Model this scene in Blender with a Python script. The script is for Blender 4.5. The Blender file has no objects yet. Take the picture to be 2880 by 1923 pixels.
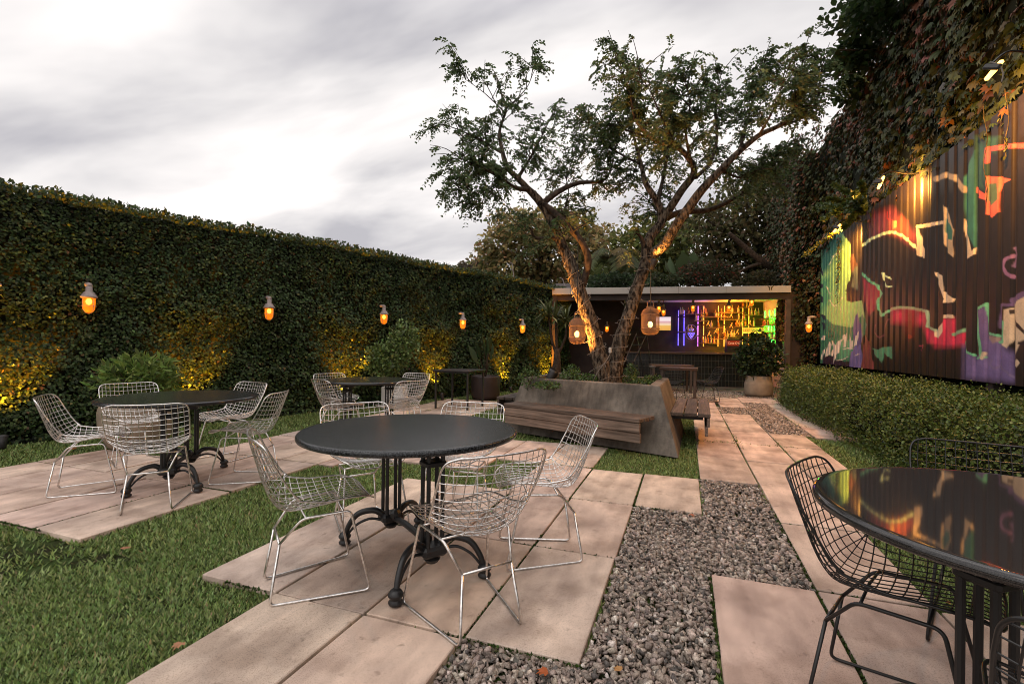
import bpy, math, random
import numpy as np
from mathutils import Vector, Matrix
SC = bpy.context.scene
COL = SC.collection
R = math.radians
rng = np.random.default_rng(7)
random.seed(7)

# ---------------------------------------------------------------- camera
YAW, ROLL = 19.831, .0111545
CAMP = np.array([.8673, -4.8386, 1.2288])
cam = bpy.data.cameras.new('camera')
cam.sensor_width = 36.0
cam.lens = 36.0 * 1351.44 / 2880
cam.shift_y = 10.49 / 2880
cam.clip_start = 0.05
cam.clip_end = 600
camo = bpy.data.objects.new('camera', cam)
COL.objects.link(camo)
camo.location = CAMP
camo.rotation_euler = (Matrix.Rotation(R(YAW), 3, 'Z') @ Matrix.Rotation(R(90), 3, 'X') @ Matrix.Rotation(ROLL, 3, 'Z')).to_euler()
SC.camera = camo

# ---------------------------------------------------------------- world: overcast dusk sky
SUN_EL, SUN_ROT = 42, 200
w = bpy.data.worlds.new('World')
SC.world = w
w.use_nodes = True
nt = w.node_tree
nt.nodes.clear()
def N(t, tree=None, **k):
    n = (tree or nt).nodes.new(t)
    for a, b in k.items(): setattr(n, a, b)
    return n
L = nt.links.new
out = N('ShaderNodeOutputWorld')
sky = N('ShaderNodeTexSky', sky_type='NISHITA', sun_disc=False)
sky.sun_elevation = R(SUN_EL); sky.sun_rotation = R(SUN_ROT)
bg1 = N('ShaderNodeBackground'); bg1.inputs[1].default_value = 0.06
L(sky.outputs[0], bg1.inputs[0])
tc = N('ShaderNodeTexCoord')
sep = N('ShaderNodeSeparateXYZ'); L(tc.outputs['Generated'], sep.inputs[0])
def M(op, a, b=None, c=None, tree=None):
    n = (tree or nt).nodes.new('ShaderNodeMath'); n.operation = op
    for i, v in enumerate((a, b, c)):
        if v is None: continue
        if isinstance(v, (int, float)): n.inputs[i].default_value = v
        else: (tree or nt).links.new(v, n.inputs[i])
    return n.outputs[0]
zz = M('ADD', M('MAXIMUM', sep.outputs[2], 0.0), 0.22)
cx = M('DIVIDE', sep.outputs[0], zz); cy = M('DIVIDE', sep.outputs[1], zz)
cmb = N('ShaderNodeCombineXYZ'); L(cx, cmb.inputs[0]); L(cy, cmb.inputs[1])
mp = N('ShaderNodeMapping'); mp.inputs['Rotation'].default_value = (0, 0, R(-48)); mp.inputs['Scale'].default_value = (0.55, 1.25, 1)
mp.inputs['Location'].default_value = (3.1, 1.7, 0)
L(cmb.outputs[0], mp.inputs[0])
n1 = N('ShaderNodeTexNoise'); n1.inputs['Scale'].default_value = 1.5; n1.inputs['Detail'].default_value = 5; n1.inputs['Roughness'].default_value = 0.5; n1.inputs['Distortion'].default_value = 0.35
L(mp.outputs[0], n1.inputs['Vector'])
cr = N('ShaderNodeValToRGB'); L(n1.outputs[0], cr.inputs[0])
e = cr.color_ramp.elements
e[0].position = 0.33; e[0].color = (0.475, 0.48, 0.525, 1)
e[1].position = 0.60; e[1].color = (1.0, 0.985, 0.985, 1)
m_ = cr.color_ramp.elements.new(0.45); m_.color = (0.715, 0.715, 0.735, 1)
# an overcast sky is brighter overhead than near the horizon
zen = M('MULTIPLY_ADD', M('MAXIMUM', M('SUBTRACT', sep.outputs[2], 0.55), 0.0), 2.9, 1.20)
wm = N('ShaderNodeMix', data_type='RGBA', blend_type='MULTIPLY'); wm.inputs[0].default_value = 1
L(cr.outputs[0], wm.inputs[6]); wm.inputs[7].default_value = (1.0, 0.965, 0.94, 1)
bg2 = N('ShaderNodeBackground'); L(wm.outputs[2], bg2.inputs[0]); L(zen, bg2.inputs[1])
mx = N('ShaderNodeMixShader'); mx.inputs[0].default_value = 0.97
L(bg1.outputs[0], mx.inputs[1]); L(bg2.outputs[0], mx.inputs[2]); L(mx.outputs[0], out.inputs[0])

sunl = bpy.data.lights.new('sun', 'SUN'); sunl.energy = 0.45; sunl.angle = R(40); sunl.color = (1, 0.93, 0.85)
suno = bpy.data.objects.new('sun', sunl); COL.objects.link(suno)
suno.rotation_euler = (R(90 - SUN_EL), 0, R(180 - SUN_ROT))

SC.view_settings.view_transform = 'Standard'
SC.view_settings.look = 'None'
SC.view_settings.exposure = 0.0
SC.view_settings.gamma = 1
SC.render.engine = 'CYCLES'
SC.cycles.use_denoising = True
SC.cycles.filter_width = 1.0
SC.cycles.max_bounces = 6
SC.cycles.diffuse_bounces = 3
SC.cycles.glossy_bounces = 3
SC.cycles.transparent_max_bounces = 12
SC.cycles.sample_clamp_indirect = 4
SC.cycles.caustics_reflective = False
SC.cycles.caustics_refractive = False

# ---------------------------------------------------------------- survey helpers (pixel of the photo -> metres)
_c, _s = math.cos(R(YAW)), math.sin(R(YAW))
FP, HY = 1351.44, 971.99
_rc, _rs = math.cos(ROLL), math.sin(ROLL)
def ray(px, py):
    a, b = px - 1440, py - HY
    dx = (_rc * a + _rs * b) / FP; dz = (_rs * a - _rc * b) / FP
    return np.array([dx * _c - _s, dx * _s + _c, dz])
def onplane(px, py, p0, n):
    r = ray(px, py); p0 = np.array(p0, float); n = np.array(n, float)
    return CAMP + r * (((p0 - CAMP) @ n) / (r @ n))
def onz(px, py, z=0.0):
    r = ray(px, py); return CAMP + r * ((z - CAMP[2]) / r[2])
def proj(P):
    d = np.asarray(P) - CAMP; x = d[..., 0] * _c + d[..., 1] * _s; y = np.maximum(-d[..., 0] * _s + d[..., 1] * _c, .9)
    a, b = FP * x / y, -FP * d[..., 2] / y
    return 1440 + _rc * a - _rs * b, HY + _rs * a + _rc * b
def atdepth(px, py, d):
    return CAMP + ray(px, py) * d

# ---------------------------------------------------------------- materials
def mat(name, col=(.5, .5, .5), rough=.6, metal=0., spec=.5, attr=None, noise=None, bump=None, emit=None, trans=0., alpha=None):
    m = bpy.data.materials.new(name); m.use_nodes = True
    t = m.node_tree; b = t.nodes['Principled BSDF']; ln = t.links.new
    b.inputs['Base Color'].default_value = (*col, 1); b.inputs['Roughness'].default_value = rough
    b.inputs['Metallic'].default_value = metal; b.inputs['Specular IOR Level'].default_value = spec
    src = None
    if attr:
        a = t.nodes.new('ShaderNodeAttribute'); a.attribute_name = attr; src = a.outputs['Color']
    for nz in (noise if isinstance(noise, list) else [noise] if noise else []):
        # (scale, detail, dark colour, light colour, mix factor, low, high)
        sc, det, c0, c1, f, lo, hi = nz
        co = t.nodes.new('ShaderNodeTexCoord'); tn = t.nodes.new('ShaderNodeTexNoise')
        ln(co.outputs['Object'], tn.inputs['Vector'])
        if isinstance(sc, tuple):
            mp = t.nodes.new('ShaderNodeMapping'); mp.inputs['Scale'].default_value = sc
            ln(co.outputs['Object'], mp.inputs[0]); ln(mp.outputs[0], tn.inputs['Vector']); tn.inputs['Scale'].default_value = 1
        else: tn.inputs['Scale'].default_value = sc
        tn.inputs['Detail'].default_value = det
        r = t.nodes.new('ShaderNodeValToRGB'); ln(tn.outputs[0], r.inputs[0])
        r.color_ramp.elements[0].position = lo; r.color_ramp.elements[0].color = (*c0, 1)
        r.color_ramp.elements[1].position = hi; r.color_ramp.elements[1].color = (*c1, 1)
        mx = t.nodes.new('ShaderNodeMix'); mx.data_type = 'RGBA'; mx.blend_type = 'MULTIPLY' if src else 'MIX'
        if src:
            mx.inputs[0].default_value = f; ln(src, mx.inputs[6]); ln(r.outputs[0], mx.inputs[7])
        else:
            mx.inputs[0].default_value = f; mx.inputs[6].default_value = (*col, 1); ln(r.outputs[0], mx.inputs[7])
        src = mx.outputs[2]
    if src: ln(src, b.inputs['Base Color'])
    if bump:
        sc, st, ds = bump
        co = t.nodes.new('ShaderNodeTexCoord'); tn = t.nodes.new('ShaderNodeTexNoise'); tn.inputs['Scale'].default_value = 1 if isinstance(sc, tuple) else sc; tn.inputs['Detail'].default_value = 4
        if isinstance(sc, tuple):
            mp = t.nodes.new('ShaderNodeMapping'); mp.inputs['Scale'].default_value = sc
            ln(co.outputs['Object'], mp.inputs[0]); ln(mp.outputs[0], tn.inputs['Vector'])
        else: ln(co.outputs['Object'], tn.inputs['Vector'])
        bp = t.nodes.new('ShaderNodeBump'); bp.inputs['Strength'].default_value = st; bp.inputs['Distance'].default_value = ds
        ln(tn.outputs[0], bp.inputs['Height']); ln(bp.outputs[0], b.inputs['Normal'])
    if emit:
        c, s = emit; b.inputs['Emission Color'].default_value = (*c, 1); b.inputs['Emission Strength'].default_value = s
    o = t.nodes['Material Output']
    if trans:
        tr = t.nodes.new('ShaderNodeBsdfTranslucent'); mxs = t.nodes.new('ShaderNodeMixShader'); mxs.inputs[0].default_value = trans
        if src: ln(src, tr.inputs[0])
        else: tr.inputs[0].default_value = (*col, 1)
        ln(b.outputs[0], mxs.inputs[1]); ln(tr.outputs[0], mxs.inputs[2]); ln(mxs.outputs[0], o.inputs[0])
    if alpha is not None:
        tp = t.nodes.new('ShaderNodeBsdfTransparent'); mxs = t.nodes.new('ShaderNodeMixShader'); mxs.inputs[0].default_value = alpha[0]
        tp.inputs[0].default_value = (*alpha[1], 1)
        ln(tp.outputs[0], mxs.inputs[1]); ln(b.outputs[0], mxs.inputs[2]); ln(mxs.outputs[0], o.inputs[0])
    return m
MT = {}
MT['leaf'] = mat('climber leaf', attr='Col', rough=.5, spec=.22, trans=.15)
MT['ivy'] = mat('ivy leaf', attr='Col', rough=.48, spec=.25, trans=.15)
MT['box'] = mat('boxwood leaf', attr='Col', rough=.38, spec=.35, trans=.2)
MT['treeleaf'] = mat('tree leaf', attr='Col', rough=.55, spec=.2, trans=.45)
MT['grass'] = mat('grass blade', attr='Col', rough=.55, spec=.2, trans=.25)
MT['stone'] = mat('gravel stone', attr='Col', rough=.75, spec=.3, noise=(160, 3, (.6, .57, .55), (1.25, 1.22, 1.2), 1, .35, .65), bump=(120, .5, .004))
MT['slab'] = mat('paving slab', attr='Col', rough=.7, spec=.3, noise=[((9, 2.2, 9), 6, (.70, .67, .66), (1.12, 1.1, 1.08), 1, .3, .70), (2.1, 5, (.70, .69, .70), (1.12, 1.12, 1.12), 1, .34, .66), (210, 2, (.72, .70, .69), (1.1, 1.1, 1.1), 1, .28, .5), (17, 3, (.45, .42, .40), (1, 1, 1), .6, .27, .36), (3.4, 9, (.62, .58, .55), (1.05, 1.05, 1.05), .65, .36, .52)], bump=(230, .35, .002))
MT['soil'] = mat('soil', rough=.95, spec=.1, noise=(14, 6, (.012, .010, .006), (.045, .05, .018), 1, .35, .65), bump=(60, .8, .02))
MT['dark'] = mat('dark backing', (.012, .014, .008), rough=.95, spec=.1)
MT['steel'] = mat('brushed steel wire', (.82, .79, .76), rough=.28, metal=1., noise=(70, 2, (.58, .54, .51), (.88, .85, .82), 1, .35, .65))
MT['blackwire'] = mat('black painted wire', (.012, .011, .011), rough=.35, spec=.5)
MT['iron'] = mat('black cast iron', (.012, .0115, .012), rough=.42, spec=.5, bump=(90, .3, .002))
MT['granite'] = mat('dark granite', (.02, .02, .02), rough=.2, spec=.5, noise=[(420, 2, (.008, .008, .009), (.040, .040, .042), 1, .38, .66)])
MT['granite_dull'] = mat('dusty dark granite', (.02, .02, .02), rough=.24, spec=.34, noise=[(150, 5, (.003, .0035, .004), (.060, .065, .068), 1, .42, .68)], bump=(300, .2, .001))
MT['granite_gloss'] = mat('polished dark granite', (.02, .02, .02), rough=.045, spec=.6, noise=[(420, 2, (.010, .009, .009), (.044, .040, .038), 1, .38, .66)])
MT['concrete'] = mat('weathered concrete', rough=.85, spec=.25, noise=[(1.7, 8, (.062, .053, .045), (.31, .265, .22), 1, .33, .66), (13, 7, (.02, .017, .014), (.40, .35, .30), .38, .36, .66), ((17, 17, 1.7), 5, (.50, .48, .46), (1.1, 1.08, 1.06), .5, .36, .58)], bump=(40, .5, .01))
MT['wood'] = mat('weathered dark wood', rough=.7, spec=.3, attr='Col', noise=[((2.2, 46, 46), 5, (.45, .42, .40), (1.3, 1.25, 1.2), 1, .3, .7), (3, 4, (.7, .68, .66), (1.15, 1.1, 1.08), 1, .3, .7)], bump=((4, 90, 90), .5, .004))
MT['bark'] = mat('rough bark', (.075, .055, .04), rough=.9, spec=.15, noise=[((30, 30, 11), 6, (.016, .011, .008), (.19, .145, .105), 1, .38, .62)], bump=((46, 46, 17), 1., .06))
MT['branch'] = mat('branch bark', (.05, .036, .026), rough=.9, spec=.15, noise=[(18, 4, (.022, .016, .012), (.085, .06, .044), 1, .32, .66)])
MT['pot_beige'] = mat('beige ceramic', (.30, .235, .175), rough=.7, noise=(6, 4, (.22, .17, .125), (.34, .27, .20), 1, .3, .7), bump=((3, 3, 70), .25, .01))
MT['pot_dark'] = mat('dark plum pot', (.022, .013, .012), rough=.6, noise=(5, 3, (.017, .010, .009), (.03, .018, .017), 1, .3, .7))
MT['pot_white'] = mat('pale plaster pot', (.42, .40, .37), rough=.7, noise=(4, 4, (.34, .32, .29), (.48, .46, .43), 1, .3, .7))
MT['fascia'] = mat('pale metal fascia', (.44, .39, .345), rough=.55, noise=(1.3, 4, (.39, .345, .305), (.48, .43, .385), 1, .3, .7))
MT['barwall'] = mat('dark bar wall', (.04, .022, .018), rough=.75, noise=(3, 4, (.018, .010, .009), (.042, .026, .022), 1, .3, .7))
MT['ceiling'] = mat('pale bar ceiling', (.5, .48, .45), rough=.5)
MT['jamb'] = mat('brown post', (.07, .05, .04), rough=.7, noise=(5, 4, (.045, .032, .026), (.09, .065, .052), 1, .3, .7))
MT['darkmetal'] = mat('dark metal', (.02, .017, .016), rough=.5, metal=.0)
MT['lampgrey'] = mat('grey lamp housing', (.30, .24, .22), rough=.55, noise=(20, 3, (.24, .19, .175), (.36, .29, .27), 1, .3, .7))
MT['amber'] = mat('amber lamp glass', (.9, .32, .03), rough=.15, emit=((1, .30, .012), .9), alpha=(.45, (1, .72, .25)))
MT['bulb'] = mat('lit bulb', (1, .9, .6), emit=((1, .62, .18), 7.))
MT['figure_glow'] = mat('soft orange neon', (.1, .05, .02), emit=((1, .33, .03), 1.5))
MT['flood_glow'] = mat('lit flood tube', (1, .8, .5), emit=((1, .52, .10), 5.))
MT['led_dim'] = mat('dim violet neon', (.05, .03, .08), emit=((.25, .12, .6), .5))
MT['glow'] = mat('lit small bulb', (1, .8, .5), emit=((1, .42, .06), 5.))
MT['rattan'] = mat('woven rattan', (.26, .15, .09), rough=.7, trans=.3)
MT['cable'] = mat('dark cable', (.02, .018, .017), rough=.7)
MT['wirewhite'] = mat('pale string light wire', (.22, .18, .15), rough=.5)
MT['oldshelf'] = mat('shelf board', (.10, .065, .04), rough=.6)
MT['led_blue'] = mat('blue led strip', emit=((.10, .07, 1), 3.0))
MT['led_violet'] = mat('violet led strip', emit=((.55, .12, .8), 2.4))
MT['led_orange'] = mat('orange led strip', emit=((1, .27, .016), 2.3))
MT['led_green'] = mat('green led strip', emit=((.02, 1, .05), 6.))
MT['glass'] = mat('bottle glass', (.5, .4, .25), rough=.12, spec=.7, alpha=(.6, (.9, .8, .6)))
MT['tile'] = None

# ---------------------------------------------------------------- object helpers
def tag(o, label=None, cat=None, group=None, kind=None):
    if label: o['label'] = label
    if cat: o['category'] = cat
    if group: o['group'] = group
    if kind: o['kind'] = kind
    return o
def thing(name, label, cat, loc=(0, 0, 0), rz=0., group=None):
    o = bpy.data.objects.new(name, None); COL.objects.link(o); o.empty_display_size = .1
    o.location = loc; o.rotation_euler = (0, 0, rz)
    return tag(o, label, cat, group)
def link(name, me, parent=None):
    o = bpy.data.objects.new(name, me); COL.objects.link(o)
    if parent is not None: o.parent = parent
    return o
def copy_tree(o, parent=None):
    c = o.copy(); COL.objects.link(c)
    if parent is not None: c.parent = parent
    for ch in list(o.children): copy_tree(ch, c)
    return c
def np_mesh(name, V, F, m, parent=None, col=None, smooth=False):
    V = np.asarray(V, np.float32); F = np.asarray(F, np.int32); k = F.shape[1]
    me = bpy.data.meshes.new(name)
    me.vertices.add(len(V)); me.vertices.foreach_set('co', V.ravel())
    me.loops.add(F.size); me.loops.foreach_set('vertex_index', F.ravel())
    me.polygons.add(len(F)); me.polygons.foreach_set('loop_start', np.arange(0, F.size, k, dtype=np.int32))
    me.polygons.foreach_set('loop_total', np.full(len(F), k, np.int32))
    me.update(calc_edges=True); me.validate()
    if col is not None:
        a = me.color_attributes.new('Col', 'FLOAT_COLOR', 'POINT')
        c4 = np.ones((len(V), 4), np.float32); c4[:, :3] = col
        a.data.foreach_set('color', c4.ravel())
    if smooth: me.polygons.foreach_set('use_smooth', np.ones(len(F), bool))
    me.materials.append(m)
    return link(name, me, parent)
class MB:
    """collects boxes, tubes and turned shapes into one mesh"""
    def __init__(s): s.v = []; s.f = []; s.c = []; s.n = 0
    def add(s, V, F, col=None):
        V = np.asarray(V, float); b = s.n
        s.v.append(V); s.f += [tuple(int(i) + b for i in f) for f in F]; s.n += len(V)
        s.c.append(np.tile(np.array(col if col is not None else (1, 1, 1), float), (len(V), 1)))
        return s
    def box(s, c, d, rz=0., bev=0., col=None, R3=None):
        hx, hy, hz = d[0] / 2, d[1] / 2, d[2] / 2
        if bev <= 0:
            V = np.array([[x, y, z] for z in (-hz, hz) for x, y in ((-hx, -hy), (hx, -hy), (hx, hy), (-hx, hy))])
            F = [(3, 2, 1, 0), (4, 5, 6, 7)] + [(i, (i + 1) % 4, (i + 1) % 4 + 4, i + 4) for i in range(4)]
        else:
            b = min(bev, hx * .9, hy * .9, hz * .9)
            def ring(x, y, z, q): return [(-x + q, -y, z), (x - q, -y, z), (x, -y + q, z), (x, y - q, z), (x - q, y, z), (-x + q, y, z), (-x, y - q, z), (-x, -y + q, z)]
            V = np.array(ring(hx - b, hy - b, -hz, b * .3) + ring(hx, hy, -hz + b, b) + ring(hx, hy, hz - b, b) + ring(hx - b, hy - b, hz, b * .3))
            F = [tuple(range(7, -1, -1)), tuple(range(24, 32))] + [(r * 8 + i, r * 8 + (i + 1) % 8, r * 8 + 8 + (i + 1) % 8, r * 8 + 8 + i) for r in range(3) for i in range(8)]
        if rz:
            cs, sn = math.cos(rz), math.sin(rz); V = V @ np.array([[cs, sn, 0], [-sn, cs, 0], [0, 0, 1]])
        if R3 is not None: V = V @ np.asarray(R3).T
        return s.add(V + np.array(c), F, col)
    def hexa(s, P8, col=None):   # bottom four then top four, counter-clockwise from above
        return s.add(P8, [(3, 2, 1, 0), (4, 5, 6, 7)] + [(i, (i + 1) % 4, (i + 1) % 4 + 4, i + 4) for i in range(4)], col)
    def tube(s, P, r, k=6, closed=False, cap=True, col=None):
        P = np.asarray(P, float); n = len(P)
        r = np.full(n, r, float) if np.isscalar(r) else np.asarray(r, float)
        T = np.roll(P, -1, 0) - np.roll(P, 1, 0) if closed else np.gradient(P, axis=0)
        T /= np.linalg.norm(T, axis=1)[:, None] + 1e-12
        u = np.array([0, 0, 1.]) if abs(T[0][2]) < .9 else np.array([1., 0, 0])
        a = np.linspace(0, 2 * np.pi, k, endpoint=False); V = []
        u = u - T[0] * (u @ T[0]); u /= np.linalg.norm(u)
        for i in range(n):
            u = u - T[i] * (u @ T[i]); u /= np.linalg.norm(u) + 1e-12
            v = np.cross(T[i], u)
            V.append(P[i] + r[i] * (np.cos(a)[:, None] * u + np.sin(a)[:, None] * v))
        V = np.concatenate(V); F = []
        for i in range(n if closed else n - 1):
            j = (i + 1) % n
            F += [(i * k + q, i * k + (q + 1) % k, j * k + (q + 1) % k, j * k + q) for q in range(k)]
        if not closed and cap: F += [tuple(range(k - 1, -1, -1)), tuple((n - 1) * k + q for q in range(k))]
        return s.add(V, F, col)
    def lathe(s, prof, k=20, c=(0, 0, 0), col=None, flute=0., nf=0):
        a = np.linspace(0, 2 * np.pi, k, endpoint=False); V = []
        for r, z in prof:
            rr = r * (1 + flute * np.cos(nf * a)) if flute else r
            V.append(np.c_[rr * np.cos(a), rr * np.sin(a), np.full(k, z)])
        V = np.concatenate(V) + np.array(c); n = len(prof)
        F = [(i * k + q, i * k + (q + 1) % k, (i + 1) * k + (q + 1) % k, (i + 1) * k + q) for i in range(n - 1) for q in range(k)]
        if prof[0][0] > 1e-4: F.append(tuple(range(k - 1, -1, -1)))
        if prof[-1][0] > 1e-4: F.append(tuple((n - 1) * k + q for q in range(k)))
        return s.add(V, F, col)
    def sphere(s, c, r, k=10, sx=1., sz=1.):
        pr = [(max(r * sx * math.sin(t), 1e-5), -r * sz * math.cos(t)) for t in np.linspace(0, math.pi, k // 2 + 2)]
        return s.lathe(pr, k, c)
    def build(s, name, m, parent=None, smooth=False, usecol=False):
        me = bpy.data.meshes.new(name)
        V = np.concatenate(s.v)
        me.from_pydata(V.tolist(), [], s.f); me.update()
        if usecol:
            a = me.color_attributes.new('Col', 'FLOAT_COLOR', 'POINT')
            c4 = np.ones((len(V), 4), np.float32); c4[:, :3] = np.concatenate(s.c)
            a.data.foreach_set('color', c4.ravel())
        if smooth: me.polygons.foreach_set('use_smooth', np.ones(len(me.polygons), bool))
        me.materials.append(m)
        return link(name, me, parent)
def cr_spline(P, n, closed=False):
    P = np.asarray(P, float); m = len(P); segs = m if closed else m - 1; out = []
    for i in range(segs):
        if closed: p = [P[(i + k - 1) % m] for k in range(4)]
        else: p = [P[max(i - 1, 0)], P[i], P[i + 1], P[min(i + 2, m - 1)]]
        t = np.linspace(0, 1, n, endpoint=False)[:, None]
        out.append(.5 * ((2 * p[1]) + (-p[0] + p[2]) * t + (2 * p[0] - 5 * p[1] + 4 * p[2] - p[3]) * t ** 2 + (-p[0] + 3 * p[1] - 3 * p[2] + p[3]) * t ** 3))
    out = np.concatenate(out)
    return out if closed else np.vstack([out, P[-1]])
def resample(P, n):
    P = np.asarray(P, float); d = np.r_[0, np.cumsum(np.linalg.norm(np.diff(P, axis=0), axis=1))]
    t = np.linspace(0, d[-1], n); return np.stack([np.interp(t, d, P[:, i]) for i in range(P.shape[1])], 1)
def fillet(P, r, n=5):
    P = [np.asarray(p, float) for p in P]; out = [P[0]]
    for i in range(1, len(P) - 1):
        a, b, c = P[i - 1], P[i], P[i + 1]; u = a - b; v = c - b; lu, lv = np.linalg.norm(u), np.linalg.norm(v)
        q = min(r, lu * .45, lv * .45); p0 = b + u / lu * q; p1 = b + v / lv * q
        for t in np.linspace(0, 1, n): out.append((1 - t) ** 2 * p0 + 2 * t * (1 - t) * b + t * t * p1)
    out.append(P[-1]); return np.array(out)
def lamp(name, kind, loc, power, color, parent=None, radius=.03, target=None, cone=None, blend=.6, size=None):
    l = bpy.data.lights.new(name, kind); l.energy = power; l.color = color
    if kind in ('POINT', 'SPOT'): l.shadow_soft_size = radius
    if kind == 'SPOT': l.spot_size = R(cone); l.spot_blend = blend
    if kind == 'AREA': l.shape = 'RECTANGLE'; l.size, l.size_y = size
    o = bpy.data.objects.new(name, l); COL.objects.link(o); o.location = loc
    if target is not None: o.rotation_euler = (Vector(target) - Vector(loc)).to_track_quat('-Z', 'Y').to_euler()
    if parent is not None: o.parent = parent
    return o

# ---- foliage: thousands of small leaves in one mesh
SHAPES = {
 'diamond': (np.array([[0, 0, 0], [-.36, .45, .10], [0, 1, -.05], [.36, .45, .10]]), [(0, 2, 1), (0, 3, 2)]),
 'oval': (np.array([[0, 0, 0], [-.30, .30, .08], [-.30, .66, .06], [0, 1, -.06], [.30, .66, .06], [.30, .30, .08]]), [(0, 2, 1), (0, 3, 2), (0, 4, 3), (0, 5, 4)]),
 'ivy': (np.array([[0, 0, 0], [-.34, .02, .03], [-.62, .36, -.05], [-.34, .46, .06], [-.36, .84, -.06], [-.10, .68, .05], [0, 1.08, -.14], [.10, .68, .05], [.36, .84, -.06], [.34, .46, .06], [.62, .36, -.05], [.34, .02, .03]]),
         [(0, 2, 1), (0, 3, 2), (0, 5, 3), (5, 4, 3), (0, 6, 5), (0, 7, 6), (0, 9, 7), (9, 8, 7), (0, 10, 9), (0, 11, 10)]),
 'blade': (np.array([[-.10, 0, 0], [.10, 0, 0], [.13, .5, .06], [-.13, .5, .06], [0, 1, .22]]), [(0, 1, 2), (0, 2, 3), (3, 2, 4)]),
 'lance': (np.array([[0, 0, 0], [-.13, .25, .04], [-.15, .55, .04], [0, 1, -.08], [.15, .55, .04], [.13, .25, .04]]), [(0, 2, 1), (0, 3, 2), (0, 4, 3), (0, 5, 4)]),
 'strap': (np.array([[-.035, 0, 0], [.035, 0, 0], [.05, .4, .04], [-.05, .4, .04], [.045, .75, -.02], [-.045, .75, -.02], [0, 1, -.16]]), [(0, 1, 2), (0, 2, 3), (3, 2, 4), (3, 4, 5), (5, 4, 6)]),
}
def unit(a): return a / (np.linalg.norm(a, axis=-1, keepdims=True) + 1e-9)
def leaves(name, P, D, NRM, size, col, m, shape='diamond', parent=None):
    """P base points, D leaf direction, NRM leaf normal, size (N,), col (N,3)"""
    T, F = SHAPES[shape]; P = np.asarray(P, float); n = len(P)
    Y = unit(D); X = unit(np.cross(Y, NRM)); Z = np.cross(X, Y)
    sz = np.broadcast_to(np.asarray(size, float), (n,))[:, None, None]
    V = P[:, None, :] + sz * (T[None, :, 0:1] * X[:, None, :] + T[None, :, 1:2] * Y[:, None, :] + T[None, :, 2:3] * Z[:, None, :])
    k = len(T); Fi = (np.arange(n)[:, None, None] * k + np.array(F)[None]).reshape(-1, 3)
    return np_mesh(name, V.reshape(-1, 3), Fi, m, parent, col=np.repeat(col, k, 0))
def rnd(n, *s): return rng.normal(size=(n, *s))
def palette(n, cols, wts, jit=.25, hue=.08):
    c = np.array(cols)[rng.choice(len(cols), n, p=np.array(wts) / np.sum(wts))]
    return np.clip(c * (1 + jit * rng.normal(size=(n, 1))) * (1 + hue * rng.normal(size=(n, 3))), .002, 1)

# ================================================================ GROUND
PU = .5029                                  # paving grid: short side; the long side is one metre
def lowf(P, sc, seed=0):
    """cheap smooth noise in about -1..1 at points P (N,k)"""
    g = np.random.default_rng(seed); o = np.zeros(len(P))
    for i in range(7):
        d = g.normal(size=P.shape[1]); d /= np.linalg.norm(d); o += np.sin((P @ d) * sc * g.uniform(.6, 2.2) + g.uniform(0, 6.28))
    return o / 4.2
mb = MB(); mb.box((0, 60, -.105), (400, 400, .1))
tag(mb.build('ground', MT['soil']), 'dark earth under the whole garden', kind='structure')

SL = []                                     # slabs u0,u1,v0,v1 in grid units
def cells(us, vs):
    for i in range(len(us) - 1):
        for j in range(len(vs) - 1): SL.append((us[i], us[i + 1], vs[j], vs[j + 1]))
cells([-3.07, -2.03, -1, 0, 1], [-3, -2, -.98]); cells([-2.03, -1, 0], [-6, -5, -4, -3])
cells([-1.08, 0, 1, 2], [-1, 0]); cells([-2.1, -1.07, 0], [.05, 1.1]); 
cells([2, 3], [0, 1, 2, 3, 4, 5, 6, 7]); cells([3, 4], [-2, -1, 0, 1, 2, 3, 4, 5]); cells([4, 4.92], [-1, 0, 1, 2, 3])
cells([2, 3, 4, 5, 6], [-6, -5, -4, -3, -2])
cells([3.12, 4.14], [6.15, 8.1]); cells([4.16, 5.17], [7.28, 8.4]); cells([5.13, 6.25], [2.86, 3.9, 5, 6.1, 7.2, 8.4])
LU = [-8.45, -7.3, -6.25, -5.28]
cells(LU, [-2.94, -1.88, -.88, .15, 1.15, 2.15, 3.1, 4.1, 5.03]); cells([-10.58, -9.57, -8.45], [-2.94, -1.88, -1.25])
cells([-5.28, -4.2, -3.15, -2.1], [-.45, .4, 1.1]); cells([-5.28, -4.9], [-.89, -.45]); cells([-5.28, -4.3], [1.1, 2.1]); cells([-4.3, -3.4], [1.1, 1.6])
cells([-8.4, -7.3, -6.25], [-6, -5, -4, -3.09])
cells([.2, 1.1], [4.4, 5.4, 6.4]); cells([1.1, 2], [5.2, 6.2])
GR = [(1, 2, -6, -1), (0, 1, -6, -3), (2, 3, -2, 0), (4, 5.13, 3, 7.28), (3, 4, 5, 6.15), (1.9, 3.12, 7, 10.2), (-2, 2, 6.4, 10), (3.12, 8, 8.3, 10.9), (2.2, 4.2, 8, 10.3)]
mb = MB()
for (u0, u1, v0, v1) in SL:
    g_ = .006 + .004 * rng.uniform(size=4); x0, x1 = u0 * PU + g_[0], u1 * PU - g_[1]; y0, y1 = v0 + g_[2], v1 - g_[3]
    t = 1 + .085 * rng.normal(); cc = np.array([.60, .470, .382]) * t * (1 + .02 * rng.normal(size=3))
    h = .0022 * rng.normal(); tl_ = np.eye(3); tl_[2, 0], tl_[2, 1] = .0035 * rng.normal(size=2)
    mb.box(((x0 + x1) / 2, (y0 + y1) / 2, -.025 + h), (x1 - x0, y1 - y0, .05), bev=.004, col=cc, R3=tl_)
tag(mb.build('paving', MT['slab'], usecol=True), 'pinkish beige stone slabs laid in a stepped pattern', kind='structure')

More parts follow.
